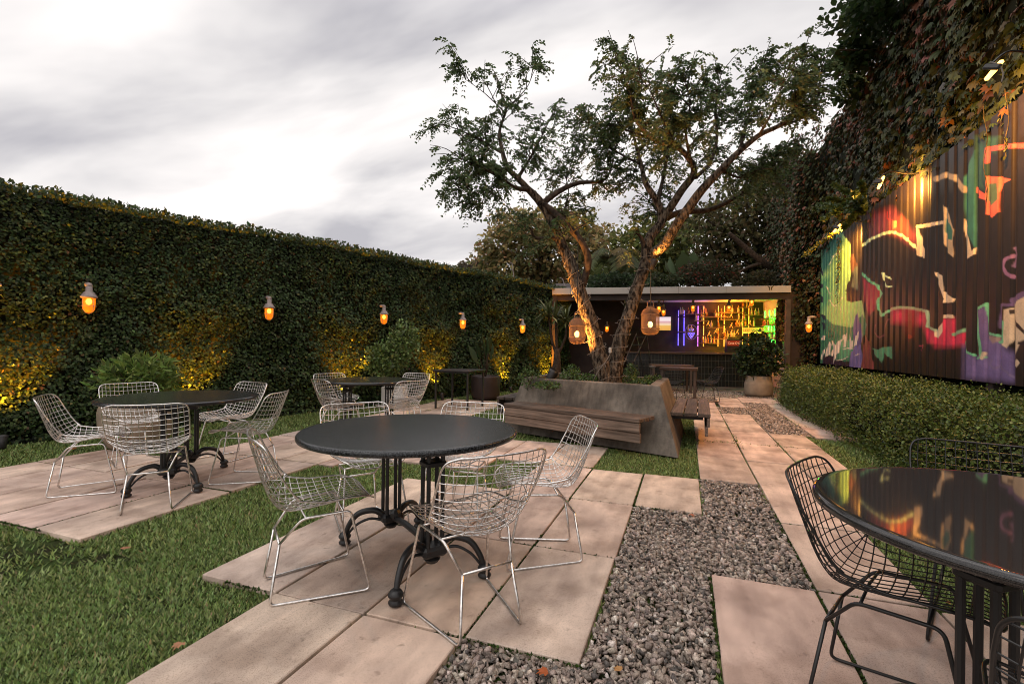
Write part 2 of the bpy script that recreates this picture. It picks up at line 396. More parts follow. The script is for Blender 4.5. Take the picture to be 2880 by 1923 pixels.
SLa = np.array(SL) * np.array([PU, PU, 1, 1]); GRa = np.array(GR) * np.array([PU, PU, 1, 1])
def inside(P, A, m=0.):
    o = np.zeros(len(P), bool)
    for x0, x1, y0, y1 in A: o |= (P[:, 0] > x0 - m) & (P[:, 0] < x1 + m) & (P[:, 1] > y0 - m) & (P[:, 1] < y1 + m)
    return o
def camdist(P): return np.linalg.norm(P[:, :2] - CAMP[:2], axis=1)
def inview(P, mrg=.12):
    d = P[:, :2] - CAMP[:2]; x = d[:, 0] * _c + d[:, 1] * _s; y = -d[:, 0] * _s + d[:, 1] * _c
    return (y > .1) & (np.abs(x) < y * (1440 / FP) * (1 + mrg) + .6)
# bar floor and the joint moss
def rot2(a): return np.array([[math.cos(a), -math.sin(a)], [math.sin(a), math.cos(a)]])
# hedge frame
HB = np.array([-6.69, -1.52]); HD = np.array([.32256, .94655]); HN = np.array([.94655, -.32256])
def hed(s, o=0., z=0.): p = HB + HD * s + HN * o; return np.array([p[0], p[1], z])
PLB = np.array([[-1.62, 1.715], [.807, .833], [.86, 2.95], [-1.50, 3.5]])      # planter footprint
def inpoly(P, Q):
    o = np.ones(len(P), bool)
    for i in range(len(Q)):
        a, b = Q[i], Q[(i + 1) % len(Q)]; o &= ((b[0] - a[0]) * (P[:, 1] - a[1]) - (b[1] - a[1]) * (P[:, 0] - a[0])) > 0
    return o
# lawn sheet (soil colour) a little below the slabs + joint strips
mb = MB()
mb.box((-.8, 3, -.045), (14, 19, .01))
MT['turf'] = mat('mossy earth', rough=.95, spec=.1, noise=[(7, 6, (.018, .014, .008), (.035, .055, .014), 1, .35, .62)], bump=(90, .6, .01))
tag(mb.build('lawn_soil', MT['turf']), 'dark mossy earth of the lawn and the joints', kind='structure')
# gravel
def stones(n_per, d0, d1, size):
    ico = np.array([[0, 0, 1], *[[.894 * math.cos(a), .894 * math.sin(a), .447] for a in np.arange(5) * 2 * math.pi / 5], *[[.894 * math.cos(a), .894 * math.sin(a), -.447] for a in np.arange(5) * 2 * math.pi / 5 + math.pi / 5], [0, 0, -1]])
    icf = [(0, 1 + i, 1 + (i + 1) % 5) for i in range(5)] + [(1 + i, 6 + i, 1 + (i + 1) % 5) for i in range(5)] + [(1 + (i + 1) % 5, 6 + i, 6 + (i + 1) % 5) for i in range(5)] + [(11, 6 + (i + 1) % 5, 6 + i) for i in range(5)]
    PP = []
    for x0, x1, y0, y1 in GRa:
        n = int((x1 - x0) * (y1 - y0) * n_per); q = np.c_[rng.uniform(x0, x1, n), rng.uniform(y0, y1, n)]
        d = camdist(q); PP.append(q[(d >= d0) & (d < d1) & inview(q) & ~inside(q, SLa, .006)])
    P = np.concatenate(PP); n = len(P)
    ax = np.c_[rng.uniform(.8, 1.45, n), rng.uniform(.5, .95, n), rng.uniform(.32, .66, n)] * (size * .5) * rng.uniform(.62, 1.25, (n, 1))
    V = ico[None] * (1 + .26 * rng.normal(size=(n, 12, 1))) * ax[:, None, :]
    V = V + .08 * size * rng.normal(size=V.shape)
    q = rng.normal(size=(n, 4)) * np.array([1, .35, .35, 1]); q /= np.linalg.norm(q, axis=1)[:, None]
    w_, x, y, z = q.T
    Rm = np.stack([np.stack([1 - 2 * (y * y + z * z), 2 * (x * y - z * w_), 2 * (x * z + y * w_)], 1), np.stack([2 * (x * y + z * w_), 1 - 2 * (x * x + z * z), 2 * (y * z - x * w_)], 1), np.stack([2 * (x * z - y * w_), 2 * (y * z + x * w_), 1 - 2 * (x * x + y * y)], 1)], 1)
    V = np.einsum('nij,nkj->nki', Rm, V)
    zc = rng.uniform(-.032, -.006, n) + .006 * lowf(P, 6, 3)
    V += np.c_[P, zc][:, None, :]
    col = palette(n, [(.335, .275, .235), (.215, .178, .153), (.45, .38, .325), (.30, .245, .20), (.11, .10, .09), (.54, .49, .435)], [5, 3, 3, 1.0, 1.8, .8], .15, .018)
    F = (np.arange(n)[:, None, None] * 12 + np.array(icf)[None]).reshape(-1, 3)
    return V.reshape(-1, 3), F, np.repeat(col, 12, 0)
A = [stones(4800, 0, 3.4, .031), stones(3600, 3.4, 6, .032), stones(1700, 6, 16, .040)]
o = 0; Vs, Fs, Cs = [], [], []
for V, F, Cc in A: Vs.append(V); Fs.append(F + o); Cs.append(Cc); o += len(V)
tag(np_mesh('gravel', np.concatenate(Vs), np.concatenate(Fs), MT['stone'], col=np.concatenate(Cs)), 'grey brown crushed stone gravel', kind='stuff')
# lawn
def grass(n_per, d0, d1, hgt):
    box = (-9.5, 4.2, -4.9, 11.5); n = int((box[1] - box[0]) * (box[3] - box[2]) * n_per)
    P = np.c_[rng.uniform(box[0], box[1], n), rng.uniform(box[2], box[3], n)]
    d = camdist(P); k = (d >= d0) & (d < d1) & inview(P); P = P[k]
    k = ~inside(P, SLa, -.022) & ~inside(P, GRa, 0) & ~inpoly(P, PLB)
    P = P[k]; s_ = (P - HB) @ HD; of = (P - HB) @ HN
    k = (of > .05) & (P[:, 0] < 3.25) & ~((P[:, 1] > 8.6) & (P[:, 0] > -2.2)) & ~((P[:, 1] > 5.6) & (P[:, 0] > -1.4))
    P = P[k]; n = len(P)
    bare = lowf(P, 2.3, 11) + .55 * lowf(P, 7, 12)
    nearbare = np.where((P[:, 1] < -2.95) & (P[:, 0] > -3.2), .75, 0)
    edge = np.clip((P[:, 1] + 3.9) / .9, 0, 1)
    keep = rng.uniform(size=n) < np.clip(1.3 - .95 * np.maximum(bare + nearbare - .25, 0), .08, 1)
    P = P[keep]; n = len(P)
    shade = lowf(P, 1.6, 5); h = hgt * rng.uniform(.55, 1.15, n) * (1 + .18 * shade)
    a = rng.uniform(0, 6.283, n); tilt = rng.uniform(.7, 1.7, n)
    D = np.c_[np.cos(a) * tilt, np.sin(a) * tilt, rng.uniform(.45, 1.1, n)]
    NR = np.c_[-np.cos(a) * .6, -np.sin(a) * .6, np.ones(n)]
    col = palette(n, [(.20, .265, .080), (.145, .205, .057), (.28, .345, .13), (.30, .30, .13), (.065, .095, .028), (.32, .25, .12)], [5, 4, 2.6, .8, 2, .22], .2)
    dry = np.clip(lowf(P, .9, 21), 0, 1)[:, None] * .25; col = col * (1 - dry) + np.array([.10, .125, .03]) * dry
    return np.c_[P, np.full(n, -.043)], D, NR, h, col
G_ = [grass(30000, 0, 3.6, .037), grass(16000, 3.6, 6.5, .044), grass(6500, 6.5, 17, .062)]
tag(leaves('grass', np.concatenate([g[0] for g in G_]), np.concatenate([g[1] for g in G_]), np.concatenate([g[2] for g in G_]), np.concatenate([g[3] for g in G_]), np.concatenate([g[4] for g in G_]), MT['grass'], 'blade'), 'short broad bladed green lawn', kind='stuff')
# moss in the joints
P = []
for (u0, u1, v0, v1) in SL:
    for (a, b) in (((u0 * PU, v0), (u0 * PU, v1)), ((u0 * PU, v0), (u1 * PU, v0))):
        n = int(320 * (abs(b[0] - a[0]) + abs(b[1] - a[1]))); t = rng.uniform(size=n)[:, None]
        P.append(np.array(a) * (1 - t) + np.array(b) * t + rng.normal(size=(n, 2)) * .004)
P = np.concatenate(P); P = P[inview(P) & (camdist(P) < 5) & (lowf(P, 2.2, 31) + .5 * lowf(P, 9, 32) > .05)]; n = len(P)
a = rng.uniform(0, 6.28, n)
tag(leaves('joint_moss', np.c_[P, np.full(n, -.012)], np.c_[np.cos(a) * .6, np.sin(a) * .6, rng.uniform(.5, 1, n)], np.c_[np.cos(a), np.sin(a), np.ones(n)], rng.uniform(.008, .02, n), palette(n, [(.05, .09, .015), (.03, .05, .01)], [1, 1]), MT['grass'], 'diamond'), 'green moss growing in the joints of the paving', kind='stuff')
# fallen leaves
def fallen(px, py, c, size, label):
    p = onz(px, py, .006); q = SHAPES['ivy'][0] * size; a = random.uniform(0, 6.28)
    b = np.array([[math.cos(a), math.sin(a), 0], [-math.sin(a), math.cos(a), 0], [0, 0, 1]])
    V = q @ b + p + np.array([0, 0, .006]); V[:, 2] += .008 * np.abs(q[:, 0]) / size
    tag(np_mesh('fallen_leaf', V, np.array(SHAPES['ivy'][1]), MT['leaf'], col=np.tile(c, (len(V), 1))), label, 'leaf', 'fallen leaves')
fallen(1541, 1892, (.40, .10, .03), .045, 'orange fallen leaf on the gravel at the bottom edge, left of the yellow one')
fallen(1745, 1890, (.42, .22, .08), .035, 'yellow brown fallen leaf on the gravel nearest the right slab')
fallen(1940, 1448, (.40, .14, .07), .04, 'pink brown fallen leaf on the gravel below the corner slab')
fallen(348, 1547, (.33, .15, .08), .05, 'dry brown fallen leaf on the lawn beside the left table slabs')
fallen(512, 1810, (.40, .19, .10), .045, 'dry tan fallen leaf at the lawn edge beside the big slab')
fallen(214, 1263, (.30, .11, .04), .09, 'rust coloured fallen leaf on grass under the leftmost chair')
fallen(2672, 1700, (.5, .2, .05), .03, 'orange fallen leaf on the grass under the black wire chair')

# ================================================================ LEFT HEDGE WALL
HH = 3.07; HS0, HS1 = -3.0, 12.4
hedge = thing('climber_hedge', 'tall wall clad in dark green small leaved climber along the left side', 'hedge', hed(5, 0), math.atan2(HD[1], HD[0]))
# local frame: x along the hedge, y = -HN direction
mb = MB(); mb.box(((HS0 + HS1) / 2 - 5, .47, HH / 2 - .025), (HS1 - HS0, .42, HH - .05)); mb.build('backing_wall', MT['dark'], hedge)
def wall_leaves(n_per, s0, s1, z0, z1, size, depth=.10):
    n = int(n_per * (s1 - s0) * (z1 - z0)); s = rng.uniform(s0, s1, n); z = rng.uniform(z0, z1, n)
    q = np.c_[s, z]
    bump_ = .07 * lowf(q, 1.5, 41) + .05 * lowf(q, 5, 42) + .03 * lowf(q, 14, 43)
    o = bump_ - rng.uniform(0, depth, n)
    P = np.c_[s - 5, -o, z]
    D = np.c_[rnd(n) * .8, -.55 - .3 * rng.uniform(size=n), -.75 + .55 * rnd(n)]
    NR = np.c_[.45 * rnd(n), -.9 * np.ones(n), .65 + .4 * rnd(n)]
    col = palette(n, [(.050, .080, .025), (.036, .060, .019), (.080, .115, .040), (.022, .037, .013), (.11, .105, .032), (.095, .060, .026)], [5, 4, 2.6, 3, .3, .35], .25)
    sh = np.clip(1 - (bump_.min() * 0 + 1) * 0, 1, 1)
    return P, D, NR, size * rng.uniform(.7, 1.25, n), col
W = [wall_leaves(2500, -3, 3, .0, HH, .047), wall_leaves(1900, 3, 7.5, .0, HH, .054), wall_leaves(1250, 7.5, 12.45, .0, HH, .066)]
# top fringe and the end
n = 22000; s = rng.uniform(-3, 12.4, n); y = rng.uniform(-.13, .42, n); q = np.c_[s, y]
z = HH - .10 + .04 * lowf(q, 2, 51) + .03 * lowf(q, 9, 52) + .13 * rng.uniform(size=n) ** 2 - .09 * np.clip(-y - .02, 0, 1)
W.append((np.c_[s - 5, y, z], np.c_[rnd(n) * .7, rnd(n) * .7, .7 + .5 * rng.uniform(size=n)], np.c_[rnd(n), rnd(n), .6 + 0 * s], rng.uniform(.03, .07, n), palette(n, [(.040, .064, .020), (.060, .085, .030), (.06, .055, .022)], [4, 3, .4])))
n = 2600; y = rng.uniform(-.05, .5, n); z = rng.uniform(0, HH, n)
W.append((np.c_[np.full(n, 7.42) + .06 * rnd(n), y, z], np.c_[.5 + 0 * y, rnd(n) * .6, -.7 + .5 * rnd(n)], np.c_[np.ones(n), rnd(n) * .4, .5 + .3 * rnd(n)], .07 * rng.uniform(.7, 1.2, n), palette(n, [(.026, .042, .012), (.04, .06, .018)], [1, 1])))
leaves('foliage', *[np.concatenate([x[i] for x in W]) for i in range(5)], MT['leaf'], 'diamond', hedge)

# ================================================================ RIGHT IVY WALL
WX = 4.38
ivy = thing('ivy_wall', 'very tall right hand wall overgrown with green and reddish ivy', 'ivy wall', (WX, 5, 0))
mb = MB(); mb.box((.28, 1, 3.45), (.5, 22, 6.9)); mb.box((-.16, 8.2, 4.2), (.4, 4.3, 5.3)); mb.build('masonry_wall', MT['dark'], ivy)
MUR_Z0, MUR_Z1, MUR_Y0, MUR_Y1, MUR_X = .86, 3.95, -2.2, 9.8, 4.2
def ivy_leaves(n_per, y0, y1, z0, z1, size, cols, wts, depth=.14, shape='ivy', proud=0.):
    n = int(n_per * (y1 - y0) * (z1 - z0)); y = rng.uniform(y0, y1, n); z = rng.uniform(z0, z1, n); q = np.c_[y, z]
    b = .13 * lowf(q, 1.1, 61) + .08 * lowf(q, 3.5, 62)
    x = -(.10 + proud * np.clip((y - 9.8) / .75, .08, 1) + b) + rng.uniform(0, depth, n)
    k = rng.uniform(size=n) < np.clip(1.15 + .5 * lowf(q, 2.2, 63), .35, 1)
    P = np.c_[x, y - 5, z][k]; n = len(P)
    D = np.c_[-.35 + .3 * rnd(n), .55 * rnd(n), -.9 + .35 * rnd(n)]
    NR = np.c_[-.9 * np.ones(n), .5 * rnd(n), .5 + .45 * rnd(n)]
    red = lowf(np.c_[y, z][k], 1.0, 64)
    c = palette(n, cols, wts, .28)
    rr = (rng.uniform(size=n) < np.clip(.22 + .42 * red, .05, .62))
    c[rr] = palette(int(rr.sum()), [(.20, .075, .045), (.15, .062, .022), (.28, .13, .09), (.11, .05, .022)], [2, 3, 1.2, 2], .25)
    return P, D, NR, size * rng.uniform(.6, 1.25, n), c
gc = [(.052, .066, .024), (.034, .046, .017), (.080, .090, .038), (.080, .062, .022), (.13, .125, .09)]; gw = [4, 4, 1.6, 1.8, .5]
W = [ivy_leaves(300, -.5, 5.5, 3.98, 7.1, .135, gc, gw), ivy_leaves(420, 5.5, 9.9, 3.98, 7.1, .105, gc, gw),
     ivy_leaves(700, 9.9, 15.2, 1.5, 7.2, .085, [(.055, .070, .028), (.038, .050, .020), (.080, .092, .040), (.075, .055, .025)], [4, 3, 2, 1.4], proud=.62),
     ivy_leaves(600, 9.9, 15.2, 0, 1.55, .07, gc, [2, 6, 1, 1, .1], depth=.05, proud=.38)]
# fringe hanging over the top edge of the mural
for (y0, y1, zb, dens) in ((-.5, 4.5, 3.80, 150), (4.5, 8.4, 3.72, 210), (8.4, 10.0, 3.55, 320)):
    P, D, NR, sz, c = ivy_leaves(dens, y0, y1, zb, 4.25, .115, gc, gw, .2, proud=.0); P[:, 0] -= .13
    k = (4.05 - P[:, 2]) < .42 * (1 + lowf(np.c_[P[:, 1] * 1., P[:, 1]], 3, 66)) * rng.uniform(.1, 1, len(P)) + .05
    W.append((P[k], D[k], NR[k], sz[k], c[k]))
leaves('foliage', *[np.concatenate([x[i] for x in W]) for i in range(5)], MT['ivy'], 'ivy', ivy)
# a few trailing stems
mb = MB()
for y, z0, z1 in ((1.95, 4.1, 3.35), (2.35, 4.1, 3.0), (8.1, 3.8, 2.3), (8.02, 3.8, 2.75), (5.9, 4.0, 3.5)):
    zz_ = np.linspace(z0, z1, 10); mb.tube(np.c_[-.22 - .03 * np.sin(zz_ * 9 + y), y - 5 + .03 * np.sin(zz_ * 7), zz_], .004, 4)
mb.build('trailing_stem', MT['branch'], ivy)
P = []
for y, z0, z1, m_n in ((1.95, 4.1, 3.35, 16), (8.1, 3.8, 2.3, 90), (8.02, 3.8, 2.75, 60)):
    z = rng.uniform(z1, z0, m_n); P.append(np.c_[np.full(m_n, -.23), y - 5 + .05 * rnd(m_n), z])
P = np.concatenate(P); n = len(P)
leaves('trailing_leaves', P, np.c_[-.3 + .3 * rnd(n), rnd(n) * .5, -.8 + 0 * P[:, 0]], np.c_[-np.ones(n), .5 * rnd(n), .4 + 0 * P[:, 0]], rng.uniform(.04, .07, n), palette(n, [(.10, .11, .03), (.06, .07, .02)], [1, 1]), MT['ivy'], 'oval', ivy)

# ---- the painted corrugated sheet
def mural():
    prof_p, dep = .241, .024
    ys = np.arange(MUR_Y0, MUR_Y1 + 1e-6, .01205); zs = np.linspace(MUR_Z0, MUR_Z1, 262)
    ph = ((MUR_Y1 - ys) % prof_p) / prof_p
    off = np.interp(ph, [0, .60, .70, .90, 1.0], [0, 0, 1, 1, 0]) * dep
    Y, Z = np.meshgrid(ys, zs, indexing='ij')
    # place of every point in the survey frame (elevation of the sheet as seen from the path)
    A, B = proj(np.stack([np.full(Y.shape, MUR_X), Y, Z], -1))
    A = (A - 2180) / .3827; B = (B - 500) / .3827
    wob = 2.5 * np.sin(A / 31.) * np.sin(B / 27.)
    A = A + wob; B = B + .6 * wob
    C = np.zeros(Y.shape + (3,)); C[:] = (.017, .011, .008)
    def sd(poly):
        p = np.array(poly, float); d2 = np.full(A.shape, 1e9); ins = np.zeros(A.shape, bool)
        for i in range(len(p)):
            a, b = p[i], p[(i + 1) % len(p)]; e = b - a; wx, wy = A - a[0], B - a[1]
            t = np.clip((wx * e[0] + wy * e[1]) / (e @ e + 1e-9), 0, 1); d2 = np.minimum(d2, (wx - t * e[0]) ** 2 + (wy - t * e[1]) ** 2)
            if b[1] != a[1]: ins ^= ((a[1] > B) != (b[1] > B)) & (A < (b[0] - a[0]) * (B - a[1]) / (b[1] - a[1]) + a[0])
        return np.where(ins, 1, -1) * np.sqrt(d2)
    def fill(poly, col, soft=3., op=1.):
        k = np.clip(sd(poly) / (soft * (.6 if soft < 30 else 1)) + .5, 0, 1)[..., None] * op; C[:] = C * (1 - k) + np.array(col) * k
    def line(pts, wd, col, soft=4., op=1.):
        p = np.array(pts, float); d2 = np.full(A.shape, 1e9)
        for i in range(len(p) - 1):
            a, b = p[i], p[i + 1]; e = b - a; wx, wy = A - a[0], B - a[1]
            t = np.clip((wx * e[0] + wy * e[1]) / (e @ e + 1e-9), 0, 1); d2 = np.minimum(d2, (wx - t * e[0]) ** 2 + (wy - t * e[1]) ** 2)
        k = np.clip((wd / 2 - np.sqrt(d2)) / (soft * .6) + .5, 0, 1)[..., None] * op; C[:] = C * (1 - k) + np.array(col) * k
    cream, mint, crim, teal, purp = (.76, .60, .42), (.17, .54, .30), (.62, .04, .10), (.045, .18, .14), (.19, .145, .35)
    fill([(690, 260), (860, 220), (1030, 420), (1030, 520), (860, 400), (700, 440)], (.16, .035, .06), 60)
    fill([(840, 330), (930, 300), (1000, 440), (850, 410)], (.40, .10, .04), 70, .7)
    # green figure on the left
    fill([(330, 500), (480, 400), (545, 470), (560, 640), (555, 720), (515, 830), (530, 890), (600, 910), (640, 900), (655, 1040), (560, 1120), (480, 1130), (330, 1100)], (.28, .52, .19), 8)
    fill([(330, 500), (490, 390), (500, 470), (430, 590), (385, 680), (330, 700)], (.03, .15, .12), 40)
    fill([(330, 740), (400, 720), (410, 900), (330, 1000)], (.09, .32, .16), 50)
    fill([(330, 1000), (380, 1040), (430, 1080), (560, 1100), (640, 1000), (675, 1080), (640, 1180), (600, 1345), (470, 1352), (330, 1380)], (.055, .19, .11), 10)
    fill([(470, 1180), (560, 1200), (560, 1300), (470, 1340)], (.12, .34, .19), 20)
    line([(395, 640), (430, 575), (470, 540), (500, 520)], 7, (.5, .6, .4)); line([(420, 580), (460, 560)], 6, (.55, .6, .4)); line([(378, 800), (400, 850)], 8, (.6, .62, .4)); line([(400, 900), (430, 945), (448, 935)], 8, (.6, .62, .4)); line([(490, 880), (470, 920), (480, 970)], 7, (.6, .62, .4))
    for p in ([(333, 620), (350, 700), (345, 720), (333, 690)], [(333, 780), (352, 780), (352, 810), (333, 815)], [(333, 860), (352, 880), (348, 915), (333, 915)], [(338, 1000), (372, 1015), (372, 1045), (345, 1040)], [(338, 1060), (360, 1065), (372, 1100), (350, 1130)]): fill(p, (.02, .03, .045), 3)
    for q in ((400, 1125), (415, 1160), (425, 1135), (392, 1165)): line([q, (q[0] + 2, q[1] + 4)], 14, (.02, .08, .06))
    fill([(555, 640), (590, 640), (640, 700), (650, 780), (610, 830), (560, 800), (575, 720)], (.10, .12, .10), 25)
    fill([(545, 560), (575, 560), (600, 640), (560, 700), (545, 620)], (.10, .05, .03), 10); fill([(515, 850), (560, 830), (605, 850), (615, 900), (560, 915), (520, 900)], (.035, .018, .012), 10)
    fill([(600, 560), (660, 560), (670, 900), (640, 900), (610, 830)], (.03, .02, .015), 14)
    fill([(540, 1395), (560, 1280), (590, 1230), (620, 1200), (640, 1290), (640, 1400)], purp, 6); fill([(565, 1120), (600, 975), (632, 1100), (640, 1210), (600, 1250), (575, 1180)], (.12, .09, .23), 6)
    fill([(632, 1400), (650, 1240), (662, 1150), (700, 1240), (725, 1410)], (.22, .055, .05), 5)
    fill([(345, 1400), (360, 1300), (420, 1310), (430, 1290), (420, 1400)], (.03, .015, .03), 6); fill([(350, 1345), (470, 1335), (545, 1370), (540, 1410), (340, 1410)], (.03, .015, .03), 8)
    wh = (.74, .64, .55)
    for p in ([(336, 1190), (350, 1160), (368, 1160), (366, 1192)], [(336, 1330), (345, 1280), (372, 1240), (360, 1290), (345, 1340)], [(362, 1322), (380, 1240), (398, 1205), (418, 1225), (398, 1300)], [(405, 1300), (430, 1240), (440, 1250), (420, 1310)], [(425, 1378), (430, 1300), (418, 1195), (445, 1230), (462, 1200), (490, 1185), (470, 1280), (445, 1300)],
              [(488, 1190), (490, 1160), (515, 1150), (508, 1188)], [(500, 1245), (508, 1170), (530, 1140), (525, 1190), (512, 1240)], [(540, 1265), (538, 1190), (550, 1150), (560, 1200), (575, 1180), (560, 1260)], [(578, 1240), (590, 1160), (612, 1125), (612, 1170), (598, 1225)], [(582, 1308), (600, 1290), (618, 1292), (600, 1305)]): fill(p, wh, 4)
    line([(498, 1260), (530, 1250), (560, 1255)], 7, wh); line([(452, 1340), (500, 1335), (535, 1315)], 6, wh)
    fill([(710, 1250), (750, 1262), (790, 1245), (860, 1240), (860, 1332), (820, 1310), (795, 1275), (783, 1360), (740, 1310)], (.10, .30, .17), 5)
    # red cheek
    fill([(640, 730), (690, 775), (752, 800), (782, 855), (745, 900), (735, 960), (690, 1020), (655, 900)], (.30, .035, .06), 22)
    fill([(640, 560), (720, 520), (760, 780), (690, 760), (640, 700)], (.028, .016, .012), 20)
    # mint contour
    mc = (.56, .72, .45)
    line([(645, 495), (700, 452), (790, 412), (860, 398), (940, 428), (1035, 520)], 21, mc, 6); line([(640, 705), (700, 765), (748, 790), (780, 850), (750, 905), (762, 965), (780, 1012), (815, 985), (860, 965)], 19, mint, 6)
    line([(860, 963), (900, 955), (1000, 958), (1110, 982)], 22, (.25, .52, .28), 6)
    line([(787, 700), (812, 722), (852, 745)], 13, mc); line([(787, 700), (800, 755), (815, 798), (856, 798)], 11, mc); fill([(812, 728), (818, 790), (845, 770)], (.03, .02, .015), 3)
    # crimson field
    fill([(860, 972), (985, 968), (1112, 995), (1118, 1100), (1180, 1135), (1230, 1040), (1305, 1040), (1310, 1170), (1386, 1140), (1386, 1225), (1300, 1235), (1180, 1240), (1080, 1080), (860, 1060)], crim, 60)
    fill([(1110, 1115), (1180, 1145), (1230, 1040), (1305, 1040), (1310, 1175), (1386, 1140), (1386, 1215), (1250, 1225), (1115, 1215)], crim, 26)
    fill([(940, 975), (1060, 980), (1010, 1150), (980, 1190), (950, 1110)], (.20, .025, .008), 50, .8); line([(980, 1165), (988, 1168)], 30, (.35, .04, .012), 10)
    fill([(1110, 985), (1235, 990), (1235, 1060), (1180, 1120), (1118, 1085)], (.022, .014, .010), 6)
    line([(1112, 982), (1120, 1050), (1112, 1090), (1172, 1120)], 18, (.36, .50, .33), 6); line([(1310, 1152), (1390, 1115)], 24, (.22, .42, .25), 8)
    line([(1060, 1235), (1085, 1228), (1080, 1250), (1065, 1265), (1075, 1300), (1068, 1350)], 8, (.40, .06, .09), 5); line([(735, 1080), (730, 1130), (760, 1180), (790, 1160), (810, 1090), (830, 1040)], 8, (.16, .06, .08), 8)
    line([(825, 250), (820, 300), (860, 310)], 8, (.5, .05, .06), 4); fill([(862, 315), (890, 318), (892, 345), (865, 385)], (.62, .36, .16), 8)
    # cream letters
    line([(1035, 362), (1100, 352), (1160, 340), (1230, 328)], 26, cream, 5); fill([(1035, 370), (1060, 380), (1075, 470), (1098, 520), (1098, 592), (1042, 570)], cream, 5)
    fill([(1168, 690), (1232, 720), (1236, 835), (1310, 888), (1302, 915), (1232, 918), (1240, 890), (1205, 800)], cream, 5); fill([(1168, 1135), (1232, 1068), (1228, 1128), (1192, 1188), (1170, 1165)], cream, 7); fill([(1235, 1005), (1305, 1005), (1305, 1030), (1235, 1030)], cream, 5)
    fill([(1236, 200), (1280, 270), (1308, 380), (1306, 582), (1262, 545), (1236, 480)], (.50, .38, .25), 8); fill([(1246, 300), (1285, 340), (1302, 390), (1302, 460), (1268, 450), (1246, 400)], teal, 10)
    fill([(1384, 0), (1466, -200), (1466, 520), (1420, 430), (1390, 330)], teal, 20); fill([(1384, 300), (1398, 350), (1430, 480), (1445, 540), (1466, 512), (1462, 562), (1402, 602), (1390, 480)], cream, 6)
    line([(1180, 10), (1250, -20), (1320, 0), (1385, 90)], 40, (.42, .32, .22), 18); fill([(1470, -300), (1546, -240), (1546, 90), (1470, 60)], (.025, .085, .07), 50)
    fill([(1470, 70), (1545, 120), (1548, 165), (1500, 150), (1468, 110)], (.66, .12, .10), 6); fill([(1546, -10), (1640, -6), (1735, 12), (1660, 48), (1640, 110), (1640, 250), (1592, 292), (1546, 270)], (.70, .14, .10), 8); fill([(1550, 46), (1632, 40), (1634, 160), (1592, 205), (1550, 170)], (.10, .16, .10), 18)
    fill([(1540, -300), (1640, -300), (1620, -180), (1560, -210)], (.03, .09, .075), 30); line([(1545, -120), (1560, -210), (1650, -222), (1740, -232), (1900, -240), (2600, -260)], 34, (.52, .09, .11), 14)
    # lilac arc
    line([(1750, 520), (1768, 560), (1748, 650)], 26, (.22, .13, .26), 8); line([(1740, 575), (1690, 600), (1672, 650), (1695, 700), (1738, 728)], 26, (.30, .15, .30), 8)
    # violet letters and the pale face on the right
    fill([(1386, 1235), (1480, 1330), (1552, 1160), (1640, 1190), (1742, 1300), (1742, 1500), (1386, 1470)], (.20, .15, .36), 60); fill([(1475, 985), (1548, 940), (1548, 1310), (1512, 1250)], (.17, .12, .29), 6)
    fill([(1388, 930), (1472, 970), (1500, 1300), (1470, 1320), (1402, 1280)], (.020, .013, .010), 6)
    line([(1390, 1205), (1402, 1278), (1470, 1308)], 16, mint, 4); line([(1545, 928), (1480, 968), (1484, 1080), (1512, 1310)], 20, mint, 4); line([(1548, 930), (1562, 1140), (1640, 1162)], 18, mint, 4); line([(1470, 1328), (1540, 1318)], 14, mint, 5); line([(1530, 1290), (1520, 1325)], 26, cream, 12)
    fill([(1552, 1155), (1640, 1170), (1640, 1200), (1600, 1220)], (.42, .30, .26), 24, .8)
    fill([(1682, 970), (1742, 955), (1742, 1190), (1700, 1250), (1640, 1215), (1668, 1150)], cream, 14)
    line([(1644, 1100), (1650, 935), (1742, 932)], 24, (.16, .10, .22), 6); line([(1666, 1060), (1664, 1205), (1645, 1208)], 26, mint, 6)
    fill([(1742, 925), (1829, 868), (2000, 800), (2400, 760), (2300, 1250), (1900, 1330), (1790, 1200), (1752, 1300)], cream, 10); line([(1742, 900), (1829, 852), (2000, 780), (2400, 720)], 44, (.16, .10, .22), 8)
    fill([(1742, 1045), (1785, 1068), (1829, 1120), (1829, 1150), (1775, 1098), (1742, 1062)], (.03, .02, .015), 8); fill([(1720, 975), (1742, 965), (1742, 1000), (1725, 1005)], (.06, .04, .03), 8)
    fill([(1790, 1210), (1829, 1190), (1950, 1250), (1950, 1420), (1829, 1480), (1760, 1330)], (.03, .02, .016), 20); fill([(1745, 1365), (1775, 1330), (1800, 1360), (1775, 1392)], cream, 6); fill([(1750, 1220), (1800, 1225), (1760, 1300)], cream, 14)
    line([(1590, 1335), (1580, 1375), (1610, 1405), (1640, 1385), (1648, 1352), (1662, 1400), (1700, 1425), (1742, 1470)], 15, (.22, .17, .32), 8)
    fill([(2050, 300), (2350, 250), (2500, 600), (2150, 560)], (.30, .05, .08), 40); line([(1900, 420), (2100, 300), (2400, 380)], 40, teal, 20)
    A, B = (1.6 - Y) * 250, (MUR_Z1 - Z) * 250          # the stretch nearest the terrace, in its own frame
    fill([(20, 420), (160, 300), (330, 340), (420, 560), (300, 700), (120, 690), (40, 600)], (.14, .105, .25), 40); fill([(330, 250), (520, 200), (640, 420), (560, 620), (430, 560)], crim, 16)
    line([(30, 330), (160, 280), (340, 320), (440, 540), (560, 640), (760, 600)], 22, mint, 5); line([(320, 240), (520, 185), (660, 420)], 20, cream, 5); fill([(640, 430), (820, 260), (900, 420), (780, 640)], teal, 30); fill([(700, 640), (860, 560), (930, 700), (720, 740)], cream, 8)
